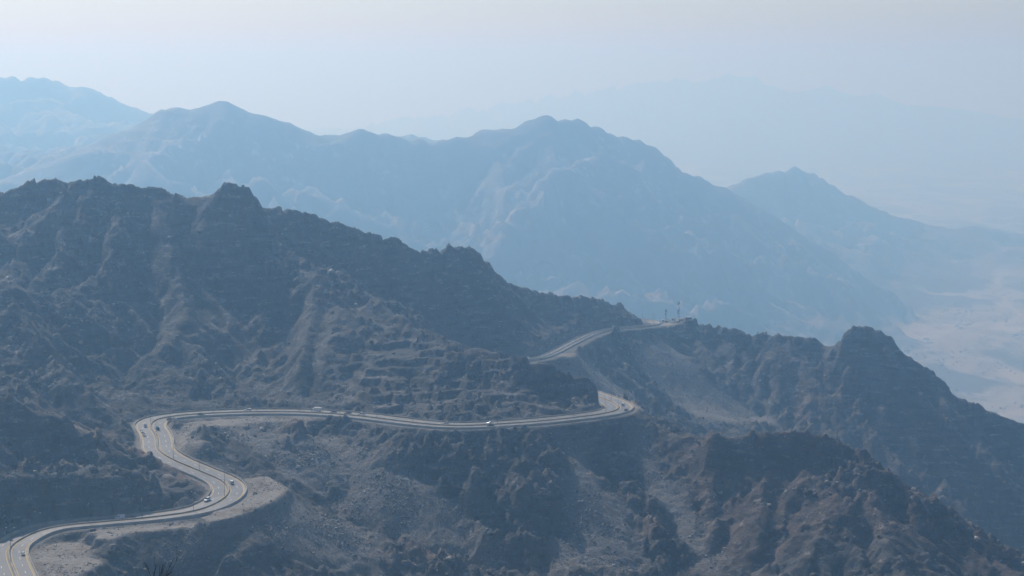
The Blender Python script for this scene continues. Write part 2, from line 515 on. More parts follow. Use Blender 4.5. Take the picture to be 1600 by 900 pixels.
def carve(H, n, k):
    h, w = H.shape
    idx = np.arange(h * w).reshape(h, w)
    for _ in range(n):
        P = np.pad(H, 1, mode='edge')
        best = np.zeros((h, w))
        rec = idx.copy()
        for di in (-1, 0, 1):
            for dj in (-1, 0, 1):
                if di == 0 and dj == 0:
                    continue
                nb = P[1 + di:1 + di + h, 1 + dj:1 + dj + w]
                s = (H - nb) / math.hypot(di, dj)
                b = s > best
                best = np.where(b, s, best)
                ii = np.clip(np.arange(h)[:, None] + di, 0, h - 1)
                jj = np.clip(np.arange(w)[None, :] + dj, 0, w - 1)
                rec = np.where(b, ii * w + jj, rec)
        order = np.argsort(-H.ravel())
        A = [1.0] * (h * w)
        rl = rec.ravel().tolist()
        for c in order.tolist():
            r = rl[c]
            if r != c:
                A[r] += A[c]
        A = np.array(A).reshape(h, w)
        cut = np.minimum(k * np.sqrt(A) * np.minimum(best, 4), best * 0.7)
        cut = np.minimum(cut, 1.6) * calm * ~protect
        H = H - blur(cut, 1)
    return H, A


NH, flowA = carve(NH, 12, 0.085)
flow = np.clip(np.log(blur(flowA, 1)) / 6, 0, 1)


def ground_c(x, y):
    u = np.clip((y - ng.y[0]) / 4, 0, len(ng.y) - 2.001)
    v = np.clip((x - ng.x[0]) / 4, 0, len(ng.x) - 2.001)
    i, j = int(u), int(v)
    a, b = u - i, v - j
    return (NH[i, j] * (1 - b) + NH[i, j + 1] * b) * (1 - a) + (NH[i + 1, j] * (1 - b) + NH[i + 1, j + 1] * b) * a


def hit(px, py):
    a, b = ray(px, py)
    Y = 860.0
    while Y < 2250:
        if ground_c(a * Y, Y) >= b * Y:
            return (a * Y, Y)
        Y += 2
    return (a * 2250, 2250)


def mask(polys, soft):
    m = np.zeros(ng.shape)
    for p in polys:
        W = np.array([hit(*q) for q in p])
        m = np.maximum(m, inside(W, ng.X + 5 * noise(ng.X / 22, ng.Y / 22), ng.Y + 5 * noise(ng.X / 22 + 40, ng.Y / 22)).astype(float))
    return blur(m, soft)


def streak(lines, width, lift, seed):
    global NH
    A = np.zeros(ng.shape)
    for L in lines:
        P = densify([hit(*q) + (0.0,) for q in L], 3)
        tt = np.linspace(0, 1, len(P))
        for p, u in zip(P, tt):
            i0, i1 = np.searchsorted(ng.y, (p[1] - 30, p[1] + 30))
            j0, j1 = np.searchsorted(ng.x, (p[0] - 30, p[0] + 30))
            d2 = (ng.X[i0:i1, j0:j1] - p[0]) ** 2 + (ng.Y[i0:i1, j0:j1] - p[1]) ** 2
            A[i0:i1, j0:j1] = np.maximum(A[i0:i1, j0:j1], np.exp(-d2 / (2 * width ** 2)) * (.45 + .55 * math.sin(math.pi * min(1, u + .15))))
    A *= (.7 + .6 * noise(ng.X / 14 + seed, ng.Y / 14)) * (1 - np.clip(blur(flatm, 2) * 1.6, 0, 1))
    NH = NH + lift * A
    return A


streak([[(590, 678), (585, 700), (570, 740), (560, 790)], [(668, 690), (645, 722)], [(885, 682), (888, 740), (878, 800), (852, 890)], [(725, 690), (718, 712)],
        [(980, 662), (1000, 700), (1060, 780), (1110, 880)], [(505, 668), (505, 720)], [(905, 690), (930, 740), (960, 800)], [(815, 690), (800, 712)],
        [(1330, 740), (1390, 820), (1420, 890)]], 6.0, -4.0, 3.0)
rib = streak([[(634, 680), (618, 700), (606, 728)], [(657, 685), (655, 715)], [(702, 690), (688, 712)], [(746, 685), (752, 704)], [(782, 700), (812, 716), (832, 736)],
              [(838, 682), (846, 704)], [(942, 682), (946, 702)], [(472, 668), (455, 692), (442, 720)], [(850, 720), (868, 760), (872, 800)], [(800, 745), (822, 790), (812, 832)],
              [(705, 724), (742, 772), (772, 830)], [(1000, 780), (1032, 812), (1035, 850)], [(1110, 700), (1122, 760), (1108, 850)], [(1180, 690), (1160, 780)],
              [(1290, 690), (1330, 780), (1350, 870)], [(1400, 760), (1450, 850)]], 5.0, 5.0, 9.0)
talus = mask([
    [(555, 705), (610, 690), (640, 740), (720, 800), (800, 900), (760, 890), (680, 855), (600, 828), (520, 792), (540, 740)],
    [(880, 690), (905, 690), (930, 740), (985, 800), (1000, 900), (850, 905), (880, 840), (875, 760)],
    [(985, 665), (1010, 670), (1040, 740), (1100, 820), (1130, 900), (1095, 900), (1050, 830), (990, 740)],
    [(340, 664), (560, 668), (560, 700), (520, 760), (470, 755), (400, 705)],
    [(452, 770), (300, 828), (200, 850), (260, 898), (560, 898), (640, 868), (540, 812)],
    [(1005, 528), (1045, 535), (1110, 595), (1195, 652), (1225, 660), (1110, 664), (1045, 622), (992, 565)],
    [(880, 565), (920, 558), (1000, 618), (985, 618), (930, 598)]], 3)
warm = mask([
    [(1080, 700), (1110, 690), (1130, 760), (1115, 850), (1100, 850), (1095, 760)],
    [(990, 780), (1030, 790), (1035, 830), (1000, 880)],
    [(590, 822), (640, 825), (760, 892), (660, 895)],
    [(60, 640), (120, 655), (215, 700), (190, 705), (120, 680)],
    [(180, 700), (240, 700), (310, 752), (320, 770), (290, 750), (230, 720)],
    [(440, 660), (470, 655), (490, 700), (460, 700)]], 3)
outcrop = mask([
    [(600, 690), (680, 682), (850, 675), (885, 720), (872, 830), (845, 885), (800, 870), (720, 785), (640, 725)],
    [(930, 685), (965, 695), (1000, 770), (985, 785), (935, 730)],
    [(1005, 795), (1035, 805), (1085, 885), (1010, 895)],
    [(298, 676), (335, 672), (350, 700), (325, 712)]], 2)
brown = mask([[(1040, 690), (1090, 685), (1240, 660), (1300, 668), (1420, 745), (1600, 866), (1600, 900), (1110, 900), (1060, 800)], [(1150, 560), (1300, 560), (1500, 700), (1590, 800), (1400, 730), (1250, 660)]], 6)
terr = mask([[(560, 520), (640, 505), (720, 545), (800, 562), (940, 600), (945, 640), (900, 645), (760, 655), (660, 650), (560, 640), (520, 600)]], 4)
cliff = mask([[(0, 640), (60, 650), (150, 690), (230, 725), (318, 772), (320, 785), (240, 795), (100, 808), (0, 825)]], 2)
dirt = np.zeros(ng.shape)
for W in flat_polys:
    dirt = np.maximum(dirt, inside(W, ng.X, ng.Y))
dirt = blur(dirt.astype(float), 1)
talus *= (1 - outcrop) * (1 - np.clip(dirt * 1.3, 0, 1)) * (1 - np.clip(rib, 0, 1))

NH = NH * (1 - talus) + blur(NH, 14) * talus
# fine mesh
fx = np.arange(NB[0], NB[1] + 0.1, 1.3)
fy = np.concatenate([np.arange(820, 1320, 1.2), np.arange(1320, 2000, 1.85), np.arange(2000, 2261, 4.0)])
FX, FY = np.meshgrid(fx, fy)
UPX, UPY = cubic_w(ng.x, fx), cubic_w(ng.y, fy)


def up(A):
    return UPY @ A @ UPX.T


H = up(NH)
f_tal, f_warm, f_out, f_ter, f_dirt, f_clf, f_flow, f_brown, f_rib = [np.clip(up(a), 0, 1) for a in (talus, warm, outcrop, terr, dirt, cliff, flow, brown, rib)]
f_edge = up(edge)
gyy, gxx = np.gradient(H, fy, fx)
slope = np.hypot(gxx, gyy)
rocky = np.clip(1 - 0.85 * f_tal - f_dirt, 0, 1) * f_edge
ax_ = FX + 5 * fbm(FX, FY, 24, 3, seed=4.4)
ay_ = FY + 5 * fbm(FX, FY, 24, 3, seed=7.7)
patch = sstep(-0.35, 0.45, fbm(FX, FY, 90, 3, seed=12.0))
big = ridged(ax_, ay_, 46, 3, .5, 3.0) - 1.0
mid = ridged(ax_ + 3 * H * 0.2, ay_, 17, 3, .55, 6.0) - 1.0
fin = ridged(FX, FY, 6.5, 3, .6, 1.0) - 1.0
bx_, by_ = FX + 1.5 * noise(FX / 5, FY / 5), FY + 1.5 * noise(FX / 5 + 9, FY / 5)
blk = 3.1 * blocks(bx_, by_ * .8, 13, 1, 1.5) + 1.9 * blocks(bx_, by_, 6.2, 2, 1.6) + 1.1 * blocks(FX, FY, 3.1, 3, 1.6)
H = H + rocky * (1.0 * big + (0.4 + 0.8 * patch) * 0.8 * mid + (0.6 + 0.95 * patch) * blk)
H = H + f_out * f_edge * (2.5 + 3.5 * (ridged(ax_, ay_, 30, 3, .55, 15.0) - 0.9) + 3.2 * blocks(bx_, by_, 19, 5, 1.8) + .6 * blk) + f_rib * .7 * blk
H = H + f_tal * (0.28 * fbm(FX, FY, 7, 3, .6, seed=2.2) + 0.5 * fbm(FX * 1.0 + FY * 0.35, FY * 0.12, 9, 2, seed=5.5))
# small mounds and the knoll beside the road
for px, py, Y, r, hgt in ((962, 511, 1826, 14, 10), (893, 548, 1688, 13, 9), (925, 527, 1765, 12, 4), (322, 676, 1140, 11, 7), (306, 692, 1118, 9, 4), (1075, 498.5, 1950, 9, 1.6), (365, 290, 1452, 16, 3.0)):
    p = at(px, py, Y)
    H += hgt * np.exp(-(((FX - p[0]) ** 2 + (FY - p[1]) ** 2) / (r * r)) ** 1.5)
# cut benches on the spur above the road
stepm = 5.0
zz = H + 2.6 * fbm(FX, FY, 45, 3, seed=21.0)
q = zz / stepm
fl = np.floor(q)
fr = q - fl
tz = (fl + sstep(0.62, 0.94, fr)) * stepm - (zz - H) + 1.9
H = H * (1 - f_ter * 0.75) + tz * f_ter * 0.75
zc = H + 3.0 * fbm(FX, FY, 60, 3, seed=31.0)
qc = zc / 11.0
flc = np.floor(qc)
tc = (flc + sstep(0.35, 0.9, qc - flc)) * 11.0 - (zc - H)
H = H * (1 - f_clf * 0.6) + tc * f_clf * 0.6

# road bed cut into the hill
rd = np.full(H.shape, 1e3)
rz = np.zeros(H.shape)
for p in R:
    i0, i1 = np.searchsorted(fy, (p[1] - 40, p[1] + 40))
    j0, j1 = np.searchsorted(fx, (p[0] - 40, p[0] + 40))
    d = np.hypot(FX[i0:i1, j0:j1] - p[0], FY[i0:i1, j0:j1] - p[1])
    b = d < rd[i0:i1, j0:j1]
    rd[i0:i1, j0:j1] = np.where(b, d, rd[i0:i1, j0:j1])
    rz[i0:i1, j0:j1] = np.where(b, p[2], rz[i0:i1, j0:j1])
uphill = sstep(0, 3, H - rz)
t = sstep(HALF + 1.8, HALF + 7.5 - 3.2 * uphill + (3 - 1.6 * uphill) * noise(FX / 18, FY / 18), rd)
H = np.where(rd < 39, (rz - 0.4) * (1 - t) + H * t, H)
for W, (z, _) in zip(flat_polys[:3], flats[:3]):
    mm = inside(W, FX + .8 * noise(FX / 6, FY / 6), FY + .8 * noise(FX / 6 + 5, FY / 6)).astype(float)
    mm = blur(mm, 1) * sstep(HALF + 1, HALF + 6, rd)
    H = H * (1 - mm) + (z + .25 * noise(FX / 9, FY / 9) + .12 * noise(FX / 3, FY / 3)) * mm
    f_dirt = np.maximum(f_dirt, mm)
    f_tal = f_tal * (1 - mm)
verge = sstep(HALF + 5.0, HALF + 2, rd) * (1 - .75 * sstep(1450, 1580, FY))
f_dirt = np.clip(np.maximum(f_dirt, verge * 0.8), 0, 1)

gyy, gxx = np.gradient(H, fy, fx)
slope = np.hypot(gxx, gyy)


def ground_f(x, y):
    i = np.clip(np.searchsorted(fy, y) - 1, 0, len(fy) - 2)
    j = np.clip(np.searchsorted(fx, x) - 1, 0, len(fx) - 2)
    a = (y - fy[i]) / (fy[i + 1] - fy[i])
    b = (x - fx[j]) / (fx[j + 1] - fx[j])
    return (H[i, j] * (1 - b) + H[i, j + 1] * b) * (1 - a) + (H[i + 1, j] * (1 - b) + H[i + 1, j + 1] * b) * a


# ------------------------------------------------------------------ materials
def new_mat(name):
    mt = bpy.data.materials.new(name)
    mt.use_nodes = True
    nt = mt.node_tree
    bs = nt.nodes['Principled BSDF']
    bs.inputs['Specular IOR Level'].default_value = 0.15
    bs.inputs['Roughness'].default_value = 0.9
    return mt, nt, bs


class N:
    def __init__(s, nt):
        s.nt = nt

    def __call__(s, kind, **kw):
        n = s.nt.nodes.new('ShaderNode' + kind)
        for k, v in kw.items():
            setattr(n, k, v)
        return n

    def link(s, a, b):
        s.nt.links.new(a, b)

    def val(s, sock, v):
        if hasattr(v, 'is_linked') or hasattr(v, 'links'):
            s.link(v, sock)
        else:
            sock.default_value = v

    def noise(s, vec, scale, detail=4, rough=0.55):
        n = s('TexNoise')
        s.link(vec, n.inputs['Vector'])
        n.inputs['Scale'].default_value = scale
        n.inputs['Detail'].default_value = detail
        n.inputs['Roughness'].default_value = rough
        return n.outputs['Fac']

    def ramp(s, fac, a, b, c0=(0, 0, 0, 1), c1=(1, 1, 1, 1)):
        n = s('MapRange')
        n.interpolation_type = 'SMOOTHSTEP'
        s.link(fac, n.inputs[0])
        n.inputs[1].default_value = a
        n.inputs[2].default_value = b
        return n.outputs[0]

    def mix(s, f, a, b):
        n = s('Mix', data_type='RGBA')
        s.val(n.inputs[0], f)
        for sock, v in ((n.inputs[6], a), (n.inputs[7], b)):
            if isinstance(v, tuple):
                sock.default_value = v + (1,)
            else:
                s.link(v, sock)
        return n.outputs[2]

    def math(s, op, a, b=0.0):
        n = s('Math', operation=op)
        s.val(n.inputs[0], a)
        s.val(n.inputs[1], b)
        return n.outputs[0]

    def attr(s, name):
        n = s('Attribute', attribute_name=name)
        return n.outputs['Fac']


def rock_material(name, near=True):
    mt, nt, bs = new_mat(name)
    n = N(nt)
    geo = n('NewGeometry')
    pos = geo.outputs['Position']
    k = 1.0 if near else 0.06
    n1 = n.noise(pos, 0.012 * k, 5)
    n2 = n.noise(pos, 0.06 * k, 5, 0.6)
    n3 = n.noise(pos, 0.35 * k, 4, 0.65)
    n4 = n.noise(pos, 1.3 * k, 3, 0.6)
    col = n.mix(n.ramp(n1, .38, .62), (0.080, 0.077, 0.074), (0.108, 0.099, 0.090))
    col = n.mix(n.ramp(n2, .5, .68), col, (0.128, 0.119, 0.110))
    col = n.mix(n.ramp(n3, .56, .72), col, (0.075, 0.070, 0.066))
    if near:
        col = n.mix(n.math('MULTIPLY', n.attr('warm'), n.ramp(n2, .3, .6)), col, (0.21, 0.155, 0.122))
        col = n.mix(n.math('MULTIPLY', n.attr('brown'), .75), col, n.mix(n.ramp(n2, .35, .65), (0.080, 0.060, 0.051), (0.128, 0.094, 0.077)))
        tcol = n.mix(n.ramp(n3, .35, .7), (0.175, 0.166, 0.156), (0.25, 0.238, 0.225))
        tcol = n.mix(n.ramp(n2, .45, .65), tcol, (0.19, 0.165, 0.145))
        tcol = n.mix(n.ramp(n4, .60, .70), tcol, (0.34, 0.32, 0.30))
        col = n.mix(n.attr('talus'), col, tcol)
        dcol = n.mix(n.ramp(n3, .35, .7), (0.25, 0.225, 0.195), (0.33, 0.305, 0.27))
        dcol = n.mix(n.ramp(n2, .5, .66), dcol, (0.215, 0.18, 0.145))
        col = n.mix(n.attr('dirt'), col, dcol)
        pale = n.math('MULTIPLY', n.ramp(n4, .60, .68), n.ramp(n2, .46, .60))
        col = n.mix(n.math('MULTIPLY', pale, .8), col, (0.42, 0.38, 0.33))
        # sparse desert scrub in the flats and on gentle ground
    if near:
        sm = n('Mapping')
        sm.inputs['Rotation'].default_value = (0.5, 0.25, 0.4)
        sm.inputs['Scale'].default_value = (0.05, 0.05, 0.30)
        n.link(pos, sm.inputs['Vector'])
        st = n.noise(sm.outputs[0], 1.0, 5, .62)
        bare = n.math('SUBTRACT', 1.0, n.math('MAXIMUM', n.attr('talus'), n.attr('dirt')))
        col = n.mix(n.math('MULTIPLY', n.math('MULTIPLY', n.ramp(st, .56, .63), n.ramp(n3, .42, .58)), n.math('MULTIPLY', bare, .75)), col, (0.30, 0.275, 0.245))
        col = n.mix(n.math('MULTIPLY', n.ramp(st, .46, .38), n.math('MULTIPLY', bare, .7)), col, (0.052, 0.049, 0.047))
    bump_h = n.math('ADD', n.math('MULTIPLY', n3, 1.6), n.math('MULTIPLY', n4, 0.8))
    b = n('Bump')
    b.inputs['Strength'].default_value = 0.9 if near else 0.6
    b.inputs['Distance'].default_value = 1.0 if near else 12.0
    n.link(bump_h, b.inputs['Height'])
    n.link(b.outputs[0], bs.inputs['Normal'])
    n.link(col, bs.inputs['Base Color'])
    return mt


def sheet_material():
    mt, nt, bs = new_mat('far_rock_and_sand')
    n = N(nt)
    pos = n('NewGeometry').outputs['Position']
    n1 = n.noise(pos, 0.0012, 5)
    n2 = n.noise(pos, 0.006, 5, .6)
    n3 = n.noise(pos, 0.03, 5, .65)
    rock = n.mix(n.ramp(n2, .4, .65), (0.12, 0.105, 0.092), (0.19, 0.16, 0.135))
    rock = n.mix(n.math('MULTIPLY', n.ramp(n3, .53, .62), n.ramp(n2, .46, .6)), rock, (0.33, 0.285, 0.24))
    mp = n('Mapping')
    mp.inputs['Scale'].default_value = (1.0, 0.42, 1.0)
    n.link(pos, mp.inputs['Vector'])
    w1 = n.noise(mp.outputs[0], 0.0022, 6, .6)
    w2 = n.noise(mp.outputs[0], 0.011, 5, .65)
    w3 = n.noise(pos, 0.05, 3, .6)
    sand = n.mix(n.ramp(w2, .4, .62), (0.33, 0.285, 0.24), (0.225, 0.197, 0.168))
    sand = n.mix(n.math('MULTIPLY', n.ramp(w1, .49, .545), .9), sand, (0.085, 0.08, 0.07))
    sand = n.mix(n.math('MULTIPLY', n.ramp(w3, .60, .66), n.ramp(w2, .42, .56)), sand, (0.07, 0.075, 0.055))
    vo = n('TexVoronoi')
    vo.inputs['Scale'].default_value = 0.024
    n.link(pos, vo.inputs['Vector'])
    dots = n.ramp(vo.outputs['Distance'], .30, .16)
    sand = n.mix(n.math('MULTIPLY', dots, n.ramp(w2, .44, .52)), sand, (0.05, 0.055, 0.04))
    ch = n.noise(mp.outputs[0], 0.0016, 4, .5)
    chan = n.math('MULTIPLY', n.ramp(ch, .47, .49), n.ramp(ch, .53, .51))
    sand = n.mix(n.math('MULTIPLY', chan, .7), sand, (0.44, 0.38, 0.315))
    col = n.mix(n.attr('plain'), rock, sand)
    b = n('Bump')
    b.inputs['Strength'].default_value = 0.5
    b.inputs['Distance'].default_value = 10
    n.link(n3, b.inputs['Height'])
    n.link(b.outputs[0], bs.inputs['Normal'])
    n.link(col, bs.inputs['Base Color'])
    return mt


_mats = {}


def simple(name, col, rough=0.8, metal=0.0, vary=0.12, scale=0.6, spec=0.3):
    if name in _mats:
        return _mats[name]
    mt, nt, bs = new_mat(name)
    n = N(nt)
    tc = n('TexCoord')
    f = n.noise(tc.outputs['Object'], scale, 4)
    c0 = tuple(c * (1 - vary) for c in col)
    c1 = tuple(min(1, c * (1 + vary)) for c in col)
    n.link(n.mix(n.ramp(f, .35, .65), c0, c1), bs.inputs['Base Color'])
    bs.inputs['Roughness'].default_value = rough
    bs.inputs['Metallic'].default_value = metal
    bs.inputs['Specular IOR Level'].default_value = spec
    _mats[name] = mt
    return mt


# ------------------------------------------------------------------ mesh helpers
def grid_mesh(name, X, Y, Z, attrs=None):
    h, w = X.shape
    me = bpy.data.meshes.new(name)
    co = np.stack([X, Y, Z], -1).reshape(-1, 3).astype(np.float32)
    i = np.arange(h * w).reshape(h, w)
    q = np.stack([i[:-1, :-1], i[:-1, 1:], i[1:, 1:], i[1:, :-1]], -1).reshape(-1, 4)
    me.vertices.add(len(co))
    me.vertices.foreach_set('co', co.ravel())
    me.loops.add(q.size)
    me.loops.foreach_set('vertex_index', q.ravel().astype(np.int32))
    me.polygons.add(len(q))
    me.polygons.foreach_set('loop_start', (np.arange(len(q)) * 4).astype(np.int32))
    me.polygons.foreach_set('loop_total', np.full(len(q), 4, np.int32))
    me.update(calc_edges=True)
    for k, A in (attrs or {}).items():
        a = me.attributes.new(k, 'FLOAT', 'POINT')
        a.data.foreach_set('value', A.ravel().astype(np.float32))
    return me


def obj(name, me, mat=None, parent=None, kind=None, label=None, cat=None, group=None):
    o = bpy.data.objects.new(name, me)
    C.objects.link(o)
    if mat is not None and me is not None:
        me.materials.append(mat)
    if parent is not None:
        o.parent = parent
    for k, v in (('kind', kind), ('label', label), ('category', cat), ('group', group)):
        if v:
            o[k] = v
    return o


def smooth(me):
    me.polygons.foreach_set('use_smooth', np.ones(len(me.polygons), bool))


def pydata(name, v, f):
    me = bpy.data.meshes.new(name)
    me.from_pydata([tuple(map(float, p)) for p in v], [], f)
    me.update()
    return me


def bm_box(bm, x0, x1, y0, y1, z0, z1):
    vs_ = [bm.verts.new((x, y, z)) for z in (z0, z1) for y in (y0, y1) for x in (x0, x1)]
    for f in ((0, 2, 3, 1), (4, 5, 7, 6), (0, 1, 5, 4), (2, 6, 7, 3), (0, 4, 6, 2), (1, 3, 7, 5)):
        bm.faces.new([vs_[k] for k in f])


def bm_tube(bm, pts, radii, n=6):
    rings = []
    for k, p in enumerate(pts):
        p = Vector(p)
        d = (Vector(pts[min(k + 1, len(pts) - 1)]) - Vector(pts[max(k - 1, 0)])).normalized()
        u = d.orthogonal().normalized()
        v = d.cross(u)
        rings.append([bm.verts.new(p + (u * math.cos(a) + v * math.sin(a)) * radii[k]) for a in [2 * math.pi * q / n for q in range(n)]])
    for a, b in zip(rings[:-1], rings[1:]):
        for q in range(n):
            bm.faces.new((a[q], a[(q + 1) % n], b[(q + 1) % n], b[q]))
    bm.faces.new(rings[0][::-1])
    bm.faces.new(rings[-1])


def bm_mesh(name, build):
    bm = bmesh.new()
    build(bm)
    bmesh.ops.recalc_face_normals(bm, faces=bm.faces)
    me = bpy.data.meshes.new(name)
    bm.to_mesh(me)
    bm.free()
    return me


# ------------------------------------------------------------------ ground objects
plain_attr = sstep(70, 25, SH - PLAIN + 14 * fbm(SX, SY, 300, 3, seed=9.0))
me = grid_mesh('terrain', SX, SY, SH, {'plain': plain_attr})
smooth(me)
obj('terrain', me, sheet_material(), kind='structure', label='wide desert plain with hazy mountain ranges rising from it')
me = grid_mesh('hills', FX, FY, H, {'talus': f_tal, 'dirt': f_dirt, 'warm': f_warm, 'brown': f_brown})
obj('hills', me, rock_material('hill_rock'), kind='structure', label='rocky brown hillsides and scree slopes around the road')

# haze: the air between the hills
hz = bm_mesh('haze', lambda bm: bm_box(bm, -15600, 15600, -1000, 31500, float(SH.min()) - 2, max(150.0, float(SH.max()) + 8)))
mt = bpy.data.materials.new('haze_air')
mt.use_nodes = True
nt = mt.node_tree
nt.nodes.clear()
pv = nt.nodes.new('ShaderNodeVolumePrincipled')
pv.inputs['Color'].default_value = (0.38, 0.685, 1.0, 1)
pv.inputs['Absorption Color'].default_value = (0.85, 0.85, 0.85, 1)
pv.inputs['Density'].default_value = HAZE_DENSITY
pv.inputs['Anisotropy'].default_value = 0.68
mo = nt.nodes.new('ShaderNodeOutputMaterial')
nt.links.new(pv.outputs[0], mo.inputs['Volume'])
mt.cycles.homogeneous_volume = True
obj('haze', hz, mt, kind='stuff', label='blue morning haze filling the valley')


# ------------------------------------------------------------------ the road
def strip(name, lo, hi, dz, step=1, a=0, b=None, extra=0.0):
    idx = np.arange(a, len(R) if b is None else b, step)
    L = R[idx] + RN[idx] * lo
    Q = R[idx] + RN[idx] * hi
    v = np.vstack([L, Q])
    v[:, 2] += dz
    n = len(idx)
    f = [(k, n + k, n + k + 1, k + 1) for k in range(n - 1)]
    return pydata(name, v, f)


def wall_strip(name, lo, hi, z0, z1, top=None):
    """a low wall swept along the road between two offsets"""
    n = len(R)
    w = top or 0.0
    prof = [(lo, z0), (lo + w, z1), (hi - w, z1), (hi, z0)]
    v = np.vstack([R + RN * o + np.array([0, 0, z]) for o, z in prof])
    f = []
    for k in range(n - 1):
        for p in range(3):
            f.append((p * n + k, (p + 1) * n + k, (p + 1) * n + k + 1, p * n + k + 1))
    f.append((0, n, 2 * n, 3 * n))
    f.append((n - 1, 4 * n - 1, 3 * n - 1, 2 * n - 1))
    return pydata(name, v, f)


def asphalt():
    mt, nt, bs = new_mat('worn_asphalt')
    n = N(nt)
    pos = n('NewGeometry').outputs['Position']
    a = n.noise(pos, 0.05, 5, .6)
    b = n.noise(pos, 0.8, 4, .6)
    c = n.mix(n.ramp(a, .35, .65), (0.125, 0.125, 0.127), (0.165, 0.163, 0.16))
    c = n.mix(n.math('MULTIPLY', n.ramp(b, .5, .7), .5), c, (0.20, 0.195, 0.185))
    p2 = n.noise(pos, 0.018, 3, .5)
    c = n.mix(n.math('MULTIPLY', n.ramp(p2, .52, .56), .7), c, (0.095, 0.096, 0.10))
    n.link(c, bs.inputs['Base Color'])
    bs.inputs['Roughness'].default_value = 0.62
    bs.inputs['Specular IOR Level'].default_value = 0.4
    return mt


M_ASPH = asphalt()
M_WHITE = simple('white_road_paint', (0.74, 0.74, 0.72), vary=.1)
M_YELLOW = simple('yellow_road_paint', (0.62, 0.42, 0.09), vary=.15)
M_CONC = simple('pale_concrete', (0.40, 0.375, 0.33), vary=.16, scale=0.15)
M_KERB = simple('sandy_kerb', (0.36, 0.31, 0.235), vary=.15, scale=0.2)

road = obj('road', strip('road', -HALF, HALF, 0.0), M_ASPH, kind='structure', label='winding dual carriageway of grey asphalt')
for o in (-HALF + 1.35, HALF - 1.35):
    obj('edge_line', strip('edge_line', o - .16, o + .16, 0.02), M_YELLOW, road)
for o in (-1.35, 1.35):
    obj('median_line', strip('median_line', o - .14, o + .14, 0.02), M_YELLOW, road)
for o in (-5.1, 5.1):
    v, f = [], []
    for k in range(2, len(R) - 3, 6):
        for q_ in (k, k + 1):
            pass
        A, B = R[k], R[k] * 0.25 + R[k + 1] * 0.75 if False else R[k + 1]
        B = A + (R[k + 2] - A) * 0.85
        na, nb = RN[k], RN[k + 2]
        b0 = len(v)
        for P, nn, s_ in ((A, na, -.13), (A, na, .13), (B, nb, .13), (B, nb, -.13)):
            v.append(P + nn * (o + s_) + np.array([0, 0, .025]))
        f.append((b0, b0 + 1, b0 + 2, b0 + 3))
    d = obj('lane_dashes', pydata('lane_dashes', v, f), M_WHITE, road, kind='stuff')
for o in (-HALF + .55, HALF - .55):
    obj('gutter', strip('gutter', o - .55, o + .5, 0.012), M_KERB, road)
obj('road_barrier', wall_strip('barrier', HALF, HALF + .55, -.6, .95, .14), M_CONC, label='pale concrete parapet along the valley side of the road', cat='barrier')
obj('road_barrier', wall_strip('barrier', -HALF - .55, -HALF, -.6, .95, .14), M_CONC, label='pale concrete parapet along the cut rock side of the road', cat='barrier')
obj('median_barrier', wall_strip('median', -.55, .55, -.05, .75, .22), M_KERB, label='sandy concrete median barrier dividing the two carriageways', cat='barrier')

# ------------------------------------------------------------------ street lamps in the median
M_STEEL = simple('galvanised_steel', (0.20, 0.205, 0.21), rough=.5, metal=.6)
M_LAMP = simple('lamp_casing', (0.62, 0.62, 0.60), rough=.45)


def lamp_pole(bm):
    bm_tube(bm, [(0, 0, 0), (0, 0, .9), (0, 0, .92), (0, 0, 9.2)], [.16, .15, .12, .075], 8)


def lamp_arm(sgn):
    def f(bm):
        bm_tube(bm, [(0, 0, 9.1), (sgn * .5, 0, 9.45), (sgn * 1.7, 0, 9.62)], [.07, .06, .05], 6)
    return f


def lamp_head(sgn):
    def f(bm):
        bm_tube(bm, [(sgn * 1.6, 0, 9.60), (sgn * 1.8, 0, 9.63), (sgn * 2.4, 0, 9.66), (sgn * 2.55, 0, 9.65)], [.07, .17, .17, .06], 8)
    return f


me_pole = bm_mesh('pole', lamp_pole)
me_pole.materials.append(M_STEEL)
me_arms = [bm_mesh('arm', lamp_arm(s)) for s in (-1, 1)]
me_heads = [bm_mesh('lamp_head', lamp_head(s)) for s in (-1, 1)]
for m_ in me_arms:
    m_.materials.append(M_STEEL)
for m_ in me_heads:
    m_.materials.append(M_LAMP)


def project(p):
    x, y, z = p
    dep = y * cp - z * sp_
    return 800 + F_PX * x / dep, 450 - F_PX * (y * sp_ + z * cp) / dep


# spacing about 28 m, phased on the post standing at column 351 of the near bend
pr = np.array([project(p) for p in R])
k0 = int(np.argmin(np.hypot(pr[:, 0] - 351.7, pr[:, 1] - 755.5)))
lamp_ks = [k for k in range(k0 % 14, len(R) - 6, 14)]
hid = [k for k in range(len(R)) if False]
s_hide0 = int(np.argmin(np.hypot(pr[:, 0] - 905, pr[:, 1] - 604)))
s_hide1 = int(np.argmin(np.hypot(pr[:, 0] - 820, pr[:, 1] - 568)))


def lamp_where(k):
    x_, y_ = pr[k]
    if k >= s_hide1:
        return 'of the far upper road' if x_ < 985 else 'of the upper hairpin below the masts'
    if x_ > 900:
        return 'of the hairpin round the terraced spur tip'
    if y_ < 672 and x_ > 600:
        return 'of the straight below the cut benches'
    if y_ < 652 and x_ > 300:
        return 'of the straight below the tall hillside'
    if y_ < 705:
        return 'of the bend at the gully mouth'
    if y_ < 790:
        return 'of the bend beside the dirt platform'
    if x_ > 60:
        return 'of the stretch under the dark cutting'
    return 'of the bend beside the scrubby apron'


